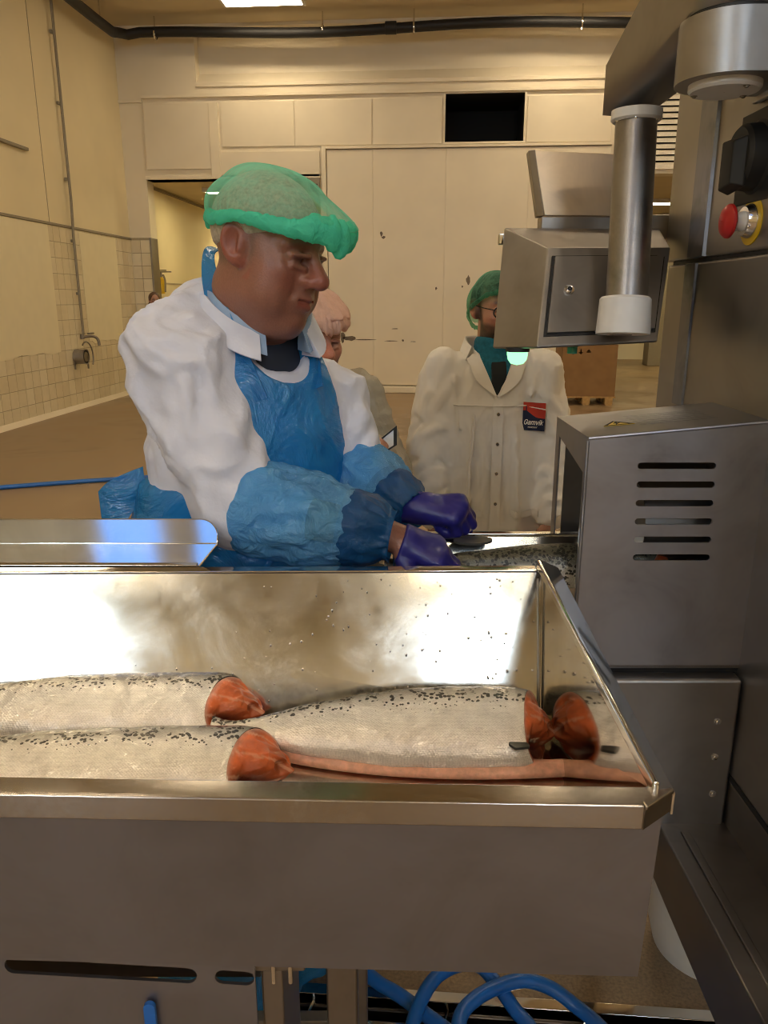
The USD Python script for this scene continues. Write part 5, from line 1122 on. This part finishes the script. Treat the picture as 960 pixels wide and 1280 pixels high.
def body3(P):
    d = stack(P, [(z, x, y, w-.03, dd-.03) for z, x, y, w, dd in rows3[1:-1]], L3_, F3_)
    for k, a in zip((1, -1), ank3): d = sm(.03, d, cap(P, V(-.205+k*.1, 2.43, .85), a + V(0,0,.40), .085, .06)); d = sm(.02, d, cap(P, a + V(0,0,.40), a, .06, .04))
    for s_, e_, w_, hp in zip(sh3, el3, wr3, h3): d = sm(.03, d, cap(P, s_, e_, .05, .042)); d = sm(.02, d, cap(P, e_, w_, .043, .03)); d = sm(.012, d, lazy(P, [w_], .22, lambda q: hand_sdf(q, hp)))
    d = sm(.04, d, cap(P, V(-.208, 2.41, 1.36), C3 - .07*S3*R3[2] - .02*R3[0], .060, .058))
    return sm(.03, d, lazy(P, [C3], .19, lambda q: head_sdf((q - C3) @ R3.T/S3, o3)*S3))
shape_body(t, o3, body3, V(-.50, 2.05, .02), V(.20, 2.75, 1.72), C3, R3, S3, (((-.06, .06, .005),), ((2.12, 2.26, .005),), ((1.12, 1.26, .005),)), head_h=.0034)
ring_net(t, C3, R3, S3, ('net_pink', 'net_pink'), rf=.115, rb=.115, rl=.100, hgt=.105, tilt=.12, u0=.050, puff=.022, droop=.012, seed=14, band=.012, wrinkle=.010)
def gown3(P):
    d = stack(P, rows3, L3_, F3_)
    for s_, e_, w_ in zip(sh3, el3, wr3): d = sm(.045, d, cap(P, s_, e_, .070, .068)); d = sm(.03, d, cap(P, e_, e_*.15 + w_*.85, .066, .05))
    return smax(.01, d, -cap(P, V(-.208, 2.41, 1.40), V(-.19, 2.36, 1.44), .060))
v, f = mesh_of(gown3, V(-.52, 2.05, .42), V(.20, 2.72, 1.44), .0095, smooth_it=2); v = folds(v, f, .010, V(.3, -.3, 1), 61, (5, 18)); part(t, 'gown', (v, f), 'gown_film', True)
def under3(P): return smax(.01, sm(.03, stack(P, [(z, x, y, w-.022, dd-.022) for z, x, y, w, dd in rows3[:-1]], L3_, F3_), *[cap(P, s_, e_, .056, .05) for s_, e_ in zip(sh3, el3)]), -cap(P, V(-.208, 2.41, 1.40), V(-.19, 2.36, 1.44), .050))
part(t, 'coat', mesh_of(under3, V(-.5, 2.1, .42), V(.18, 2.7, 1.42), .014), 'coat_grey', True)
gp = spline([(-.06, 2.30, 1.40), (-.085, 2.31, 1.345), (-.05, 2.33, 1.26), (.0, 2.31, 1.17)], 6)
trousers(t, 2.43, -.205, ank3, hip=.85); boots(t, ank3, F3_, top=.25)
tb_ = thing('handheld_device', 'black handheld device with a pale screen held by the gowned man', 'device', (.02, 2.165, 1.15))
dx_, dz_ = unit(V(.076, .010, .022)), unit(V(-.004, .016, .064)); do = V(-.044, 2.160, 1.158)
P_ = lambda x, z: do + V(.080, .012, .036)*x + V(.0, .012, .062)*z
dn = unit(np.cross(V(.080, .012, .036), V(.0, .012, .062)))
fr_o = [P_(0, -.12), P_(1, .10), P_(1, .98), P_(0, .55)]; 
def quadframe(o, m, th):
    ms = []
    for k in range(4):
        a, b = o[k], o[(k+1) % 4]; c = sum(o)/4; ai, bi = a + (c-a)*m, b + (c-b)*m; q = [a, b, bi, ai]; ms.append(hull(q + [p + dn*th for p in q]))
    return cat(*ms)
part(tb_, 'bezel', quadframe(fr_o, .22, .010), 'black_plastic', False)
cc_ = sum(fr_o)/4; part(tb_, 'screen', hull([p + (cc_-p)*.20 + dn*.004 for p in fr_o] + [p + (cc_-p)*.20 + dn*.006 for p in fr_o]), 'screen_glass', False)
part(tb_, 'grip', hullr([P_(-.05, -.15), P_(.35, -.05), P_(.35, .45), P_(-.05, .35)] + [p + dn*.016 for p in (P_(-.05, -.15), P_(.35, -.05), P_(.35, .45), P_(-.05, .35))], .003), 'black_plastic')

# ---- the woman far back, seen over the first man's shoulder
t = thing('person', 'woman with brown hair and glasses standing far back near the left opening', 'person', (-3.62, 12.55, 0))
L4_, F4_ = V(1, 0, 0), V(0, -1, 0); C4, R4, S4 = V(-3.60, 12.50, 1.60), head_axes(25, 2), .98
o4 = dict(skin=(.42, .22, .15), hair=(.09, .05, .03), iris=(.05, .03, .02), brow=.6, crop=0.)
def body4(P):
    d = stack(P, [(.8, -3.62, 12.55, .15, .10), (1.1, -3.62, 12.55, .12, .09), (1.3, -3.62, 12.55, .15, .10), (1.38, -3.62, 12.55, .12, .07), (1.42, -3.62, 12.55, .06, .055)], L4_, F4_)
    for k in (1, -1):
        d = sm(.03, d, cap(P, V(-3.62+k*.08, 12.55, .85), V(-3.62+k*.09, 12.55, .45), .08, .055)); d = sm(.02, d, cap(P, V(-3.62+k*.09, 12.55, .45), V(-3.62+k*.09, 12.55, .06), .055, .04))
        d = sm(.03, d, cap(P, V(-3.62+k*.16, 12.55, 1.35), V(-3.62+k*.22, 12.55, 1.08), .045, .038)); d = sm(.02, d, cap(P, V(-3.62+k*.22, 12.55, 1.08), V(-3.62+k*.20, 12.45, .86), .038, .026)); d = sm(.015, d, cap(P, V(-3.62+k*.20, 12.45, .86), V(-3.62+k*.20, 12.42, .74), .026, .02))
    d = sm(.03, d, cap(P, V(-3.62, 12.55, 1.38), C4 - .06*R4[2], .05, .05)); return sm(.03, d, lazy(P, [C4], .19, lambda q: head_sdf((q - C4) @ R4.T/S4, o4)*S4))
shape_body(t, o4, body4, V(-3.95, 12.25, .02), V(-3.3, 12.85, 1.78), C4, R4, S4, head_h=.007, h=.018)
def hair4(P):
    q = (P - C4) @ R4.T/S4; d = sm(.03, ell(q, (-.022, 0, .035), (.105, .092, .098)), ell(q, (-.04, 0, -.08), (.07, .10, .10))); return smax(.015, d, -ell(q, (.09, 0, -.035), (.075, .062, .105)))
part(t, 'hair', mesh_of(hair4, C4-.25, C4+.2, .010), 'hair_brown', True)
part(t, 'glasses', cat(*[sweep((np.array([(.112, .034*sd + .025*math.cos(a), .02*math.sin(a)) for a in np.linspace(0, 2*np.pi, 16)])*S4) @ R4 + C4, .003, 6) for sd in (1, -1)]), 'black_plastic', True)
def coat4(P):
    d = stack(P, [(.55, -3.62, 12.55, .20, .14), (1.1, -3.62, 12.55, .16, .12), (1.3, -3.62, 12.55, .17, .12), (1.38, -3.62, 12.55, .14, .09), (1.42, -3.62, 12.55, .075, .065)], L4_, F4_)
    for k in (1, -1): d = sm(.03, d, cap(P, V(-3.62+k*.16, 12.55, 1.35), V(-3.62+k*.22, 12.55, 1.08), .062, .056)); d = sm(.03, d, cap(P, V(-3.62+k*.22, 12.55, 1.08), V(-3.62+k*.20, 12.45, .88), .056, .045))
    return d
part(t, 'coat', mesh_of(coat4, V(-4, 12.2, .5), V(-3.2, 12.9, 1.46), .018), 'coat_ivory', True)
boots(t, [V(-3.53, 12.55, .08), V(-3.71, 12.55, .08)], F4_, top=.2)

# ------------------------------------------------------------------ salmon
def fish(label, cut, axis, length, A, Bt, floor, roll, group=None, dark=0., flap=True, oblique=.55, fins=(), end_scale=1., mound=.028):
    """a gutted salmon without its head: cut end at 'cut', tail towards -axis, back turned away from the camera and up by roll degrees"""
    ax = unit(V(axis[0], axis[1], 0)); bk = np.cross(V(0,0,1), ax); n, m = 190, 96
    s = np.linspace(0, 1, n); th = np.linspace(0, 2*np.pi, m, endpoint=False)
    pa = np.interp(s, [0, .06, .12, .3, .55, .8, .93, 1], [.40, .24, .26, .62, .93, 1.0, .97, .90])*A; pb = np.interp(s, [0, .06, .12, .3, .55, .8, .93, 1], [.05, .15, .24, .62, .95, 1.0, .95, .86])*Bt
    k = np.ones(9)/9; pa = np.convolve(np.pad(pa, 4, 'edge'), k, 'valid'); pb = np.convolve(np.pad(pb, 4, 'edge'), k, 'valid')
    S_, TH = np.meshgrid(s, th, indexing='ij'); c, sn = np.cos(TH), np.sin(TH)
    e = .88; dc, ds = np.sign(c)*np.abs(c)**e, np.sign(sn)*np.abs(sn)**e
    D, Z = pa[:, None]*dc, pb[:, None]*ds*(1 + .06*dc)
    X = (S_ - 1)*length - oblique*(Z + Bt)*np.clip((S_ - .86)/.14, 0, 1)**1.5 + .012*dc*np.clip((S_-.8)/.2, 0, 1)
    r = math.radians(roll); Y2, Z2 = D*math.cos(r) - Z*math.sin(r), D*math.sin(r) + Z*math.cos(r)
    zc = max(Bt*math.cos(r), A*math.sin(r))*.92; base = V(cut[0], cut[1], floor)
    def place(X, Y, Zl): return base + X[..., None]*ax + Y[..., None]*bk + np.maximum(Zl + zc, .0012)[..., None]*V(0,0,1)
    P = place(X, Y2, Z2).reshape(-1, 3); nz = meshkit.fbm(P*55, 3, 2)
    i = np.arange(m); j = (i+1) % m; f = []
    for a in range(n-1): f += [np.c_[a*m+i, (a+1)*m+i, (a+1)*m+j], np.c_[a*m+i, (a+1)*m+j, a*m+j]]
    f = np.vstack(f); cc = dc.reshape(-1); ss = S_.reshape(-1)
    back = np.clip((cc - (.20 - .12*dark))/.55, 0, 1); bel = np.clip((-cc - .25)/.5, 0, 1)
    col = np.array((.98, .94, .86))*(1-back[:, None]) + np.array((.34-.24*dark, .34-.245*dark, .29-.22*dark))*back[:, None]
    col = col*(1-bel[:, None]) + np.array((.98, .90, .82))*bel[:, None]; col *= (.80 + .40*nz)[:, None]; P += normals(P, f)*((meshkit.fbm(P*30, 2, 8) - .5)*.004*np.clip(P[:, 2]-floor-.004, 0, .01)/.01)[:, None]
    spot = np.clip((cc + .12 + .35*dark)/.55, 0, 1)
    g = thing('salmon', label, 'fish', tuple(base - ax*length/2), True, group)
    vol = trimesh.Trimesh(P, f, process=False).volume
    if vol < 0: f = f[:, ::-1]
    b = part(g, 'skin', (P, f), 'fish_skin_dark' if dark else 'fish_skin', True, tint=col)
    UsdGeom.PrimvarsAPI(b.prim).CreatePrimvar('spot', Sdf.ValueTypeNames.Color3fArray, 'vertex').Set(Vt.Vec3fArray.FromNumpy(np.repeat(spot[:, None], 3, 1).astype(np.float32)))
    # raw flesh at the cut: a mound with bands, and the dark gut cavity towards the belly
    nr = 26; rr = np.linspace(1, 0, nr); RR, T2 = np.meshgrid(rr, th, indexing='ij'); c2, s2 = np.cos(T2), np.sin(T2)
    D2, Z3 = (pa[-1]*np.sign(c2)*np.abs(c2)**e)*RR, (pb[-1]*np.sign(s2)*np.abs(s2)**e)*RR
    q = np.stack([D2*28, Z3*28, RR*1.5], -1); nn = meshkit.fbm(q, 3, 7) - .5
    cav = np.exp(-((D2 + .50*A)/(.26*A))**2 - ((Z3 + .10*Bt)/(.55*Bt))**2)
    X3 = -oblique*(Z3 + Bt) + (1 - RR**5)*(mound*(1-RR**2.2)*(1 + 1.5*nn)*(1 - .8*cav) + .020*nn - cav*.018) + .012*np.sign(c2)*np.abs(c2)**e*RR
    P3 = place(X3, D2*math.cos(r) - Z3*math.sin(r), D2*math.sin(r) + Z3*math.cos(r)).reshape(-1, 3); f3 = []
    for a in range(nr-1): f3 += [np.c_[a*m+i, (a+1)*m+i, (a+1)*m+j], np.c_[a*m+i, (a+1)*m+j, a*m+j]]
    f3 = np.vstack(f3); f3 = f3[:, ::-1] if vol < 0 else f3
    band = meshkit.noise(np.stack([D2*60, Z3*60, RR*0], -1), 4).reshape(-1)
    c3 = np.array((.62, .13, .035))*(.30 + 1.25*band[:, None]); rim = np.clip((RR.reshape(-1) - .90)/.08, 0, 1)[:, None]; white = (np.abs(np.sin(D2*85 + 3*nn)) < .2).reshape(-1)[:, None]*.45
    c3 = c3*(1-white) + np.array((.75, .42, .28))*white; c3 = c3*(1-rim*.6) + np.array((.70, .45, .36))*rim*.6; cv = np.clip(cav.reshape(-1)*1.5 - .25, 0, 1)[:, None]; c3 = c3*(1-cv) + np.array((.06, .008, .008))*cv
    part(g, 'cut_face', (P3, f3), 'fish_flesh', True, tint=c3, label='raw orange flesh at the cut')
    if flap:      # the lower belly flap, its pink inside turned up
        ns, w = 90, 14; u = np.linspace(0, 1, ns); ww = np.linspace(0, 1, w); U_, W_ = np.meshgrid(u, ww, indexing='ij')
        wid = .046*np.clip(np.sin(np.clip(U_*.96 + .04, 0, 1)**.6*np.pi*.86), .05, 1)*(.6 + .6*U_); X4 = -length*.78*(1-U_) + .015*U_ - .004*W_
        hh = .014 + .006*np.sin(W_*3.1) + .003*(meshkit.noise(np.stack([U_*14, W_*2, U_*0], -1), 9) - .5)
        ed = -np.interp(U_, [0, 1], [pa[40]*1.0, A*.90])*math.cos(r)*1.0; Y4 = ed + .012 - wid*W_
        top = base + X4[..., None]*ax + Y4[..., None]*bk + (hh*(1 - .55*W_**3))[..., None]*V(0,0,1); bot = base + X4[..., None]*ax + Y4[..., None]*bk + np.full_like(hh, .0015)[..., None]*V(0,0,1)
        vv = np.vstack([top.reshape(-1, 3), bot.reshape(-1, 3)]); ff = []; N = ns*w
        I = (np.arange(ns-1)[:, None]*w + np.arange(w-1)[None]).ravel(); ff += [np.c_[I, I+1, I+w+1], np.c_[I, I+w+1, I+w], np.c_[N+I, N+I+w+1, N+I+1], np.c_[N+I, N+I+w, N+I+w+1]]
        E_ = [np.arange(ns)*w, np.arange(ns)*w + w-1]
        for q_, fl in ((E_[0], 0), (E_[1], 1)): a_, b_ = q_[:-1], q_[1:]; t2 = [np.c_[a_, b_, N+b_], np.c_[a_, N+b_, N+a_]]; ff += t2 if not fl else [k_[:, ::-1] for k_ in t2]
        for row, fl in ((np.arange(w), 1), (np.arange(w) + (ns-1)*w, 0)): a_, b_ = row[:-1], row[1:]; t2 = [np.c_[a_, b_, N+b_], np.c_[a_, N+b_, N+a_]]; ff += t2 if not fl else [k_[:, ::-1] for k_ in t2]
        ff = np.vstack(ff); 
        if trimesh.Trimesh(vv, ff, process=False).volume < 0: ff = ff[:, ::-1]
        b2 = meshkit.fbm(vv*45, 3, 1)[:, None]; part(g, 'belly_flap', (vv, ff), 'fish_flesh', True, tint=np.array((.86, .44, .31))*(.75+.5*b2), label='pink belly flap')
    # fins
    tl = np.array([(-length*.985, .02), (-length*1.0-.05, .075), (-length-.085, .095), (-length-.06, .0), (-length-.085, -.095), (-length-.05, -.075), (-length*.985, -.02)])
    def fin(name, pts, z0, th=.004):
        return part(g, name, plate(Polygon(pts).buffer(.004).buffer(-.001), th, tuple(base + V(0,0,z0)), tuple(ax), tuple(bk)), 'fish_fin', 30)
    fin('tail_fin', tl*np.array((1, .8)), zc*.8)
    for nm, pts, z0 in fins: fin(nm, pts, z0)
    return g
for nm_, coat_ in (('fish_skin', .7), ('fish_skin_dark', .18)): mat(nm_, {
    'a': ('attribute', {'attribute': 'tint'}), 's': ('attribute', {'attribute': 'spot'}), 'co': ('texture_coordinate', {}), 'm': ('mapping', {'scale': (1, 1.25, 1.25), 'rotation': (0, 0, .78)}),
    'vs': ('voronoi_texture', {'scale': 330.0, 'randomness': .35}), 'sr': ('rgb_ramp', {'ramp': [(.0, (1.12, 1.12, 1.12)), (.45, (1.0, 1.0, 1.0)), (.7, (.62, .62, .62))]}),
    'x': ('mix', {'mix_type': 'multiply', 'fac': .38}), 'vp': ('voronoi_texture', {'scale': 150.0}), 'nn': ('noise_texture', {'scale': 38.0, 'detail': 2.0}),
    'th': ('math', {'math_type': 'multiply', 'value2': .50}), 'lt': ('math', {'math_type': 'less_than'}), 'cl': ('math', {'math_type': 'greater_than', 'value2': .47}),
    'mu': ('math', {'math_type': 'multiply'}), 'm2': ('mix', {'mix_type': 'mix', 'color2': (.02, .02, .018)}), 'sc': ('separate_color', {}), 'mk': ('math', {'math_type': 'multiply', 'value2': .9}),
    'wn': ('noise_texture', {'scale': 34.0, 'detail': 3.0}), 'wb': ('bump', {'strength': 1.0, 'distance': .006}), 'b': ('bump', {'strength': .9, 'distance': .0006, 'invert': True}), 'p': ('principled_bsdf', {'roughness': .24, 'metallic': .30, 'coat_weight': coat_, 'coat_roughness': .12})},
    [('co.object', 'm.vector'), ('m.vector', 'vs.vector'), ('vs.distance', 'sr.fac'), ('a.color', 'x.color1'), ('sr.color', 'x.color2'), ('co.object', 'vp.vector'), ('co.object', 'nn.vector'),
     ('s.color', 'sc.color'), ('sc.r', 'th.value1'), ('vp.distance', 'lt.value1'), ('th.value', 'lt.value2'), ('nn.fac', 'cl.value1'), ('lt.value', 'mu.value1'), ('cl.value', 'mu.value2'), ('mu.value', 'mk.value1'),
     ('mk.value', 'm2.fac'), ('x.color', 'm2.color1'), ('m2.color', 'p.base_color'), ('vs.distance', 'b.height'), ('co.object', 'wn.vector'), ('wn.fac', 'wb.height'), ('wb.normal', 'b.normal'), ('b.normal', 'p.normal'), ('wb.normal', 'p.coat_normal')])
plain('fish_fin', (.05, .05, .045), .3, var=.4, scale=60)
TF = FZ + .0005
fish('headless salmon lying at the right of the tank, its cut end by the mirror-like side', (.243, 1.012), (1, .015, 0), .50, .074, .038, TF, 16, None, fins=(('pectoral_fin', [(-.066, -.060), (-.046, -.061), (-.044, -.066), (-.060, -.069)], .042),))
fish('headless salmon at the back left of the tank, reaching out of the left edge', (-.205, 1.072), (1, .02, 0), .68, .066, .036, TF, 14, None, flap=False, oblique=.92, mound=.040)
fish('headless salmon at the front left of the tank, nearest to the camera', (-.142, .918), (1, .035, 0), .72, .066, .036, TF, 14, None, flap=False, oblique=.92, mound=.040)
fish('dark-backed salmon in the infeed trough under the purple gloves', (.52, 1.352), (1, -.05, 0), .52, .052, .040, 1.0655, 97, None, dark=1., flap=False, fins=(('dorsal_fin', [(-.352 + .034*math.cos(a_) + .006*math.sin(a_), .032 + .022*math.sin(a_)) for a_ in np.linspace(0, 2*np.pi, 20, endpoint=False)], .090),))
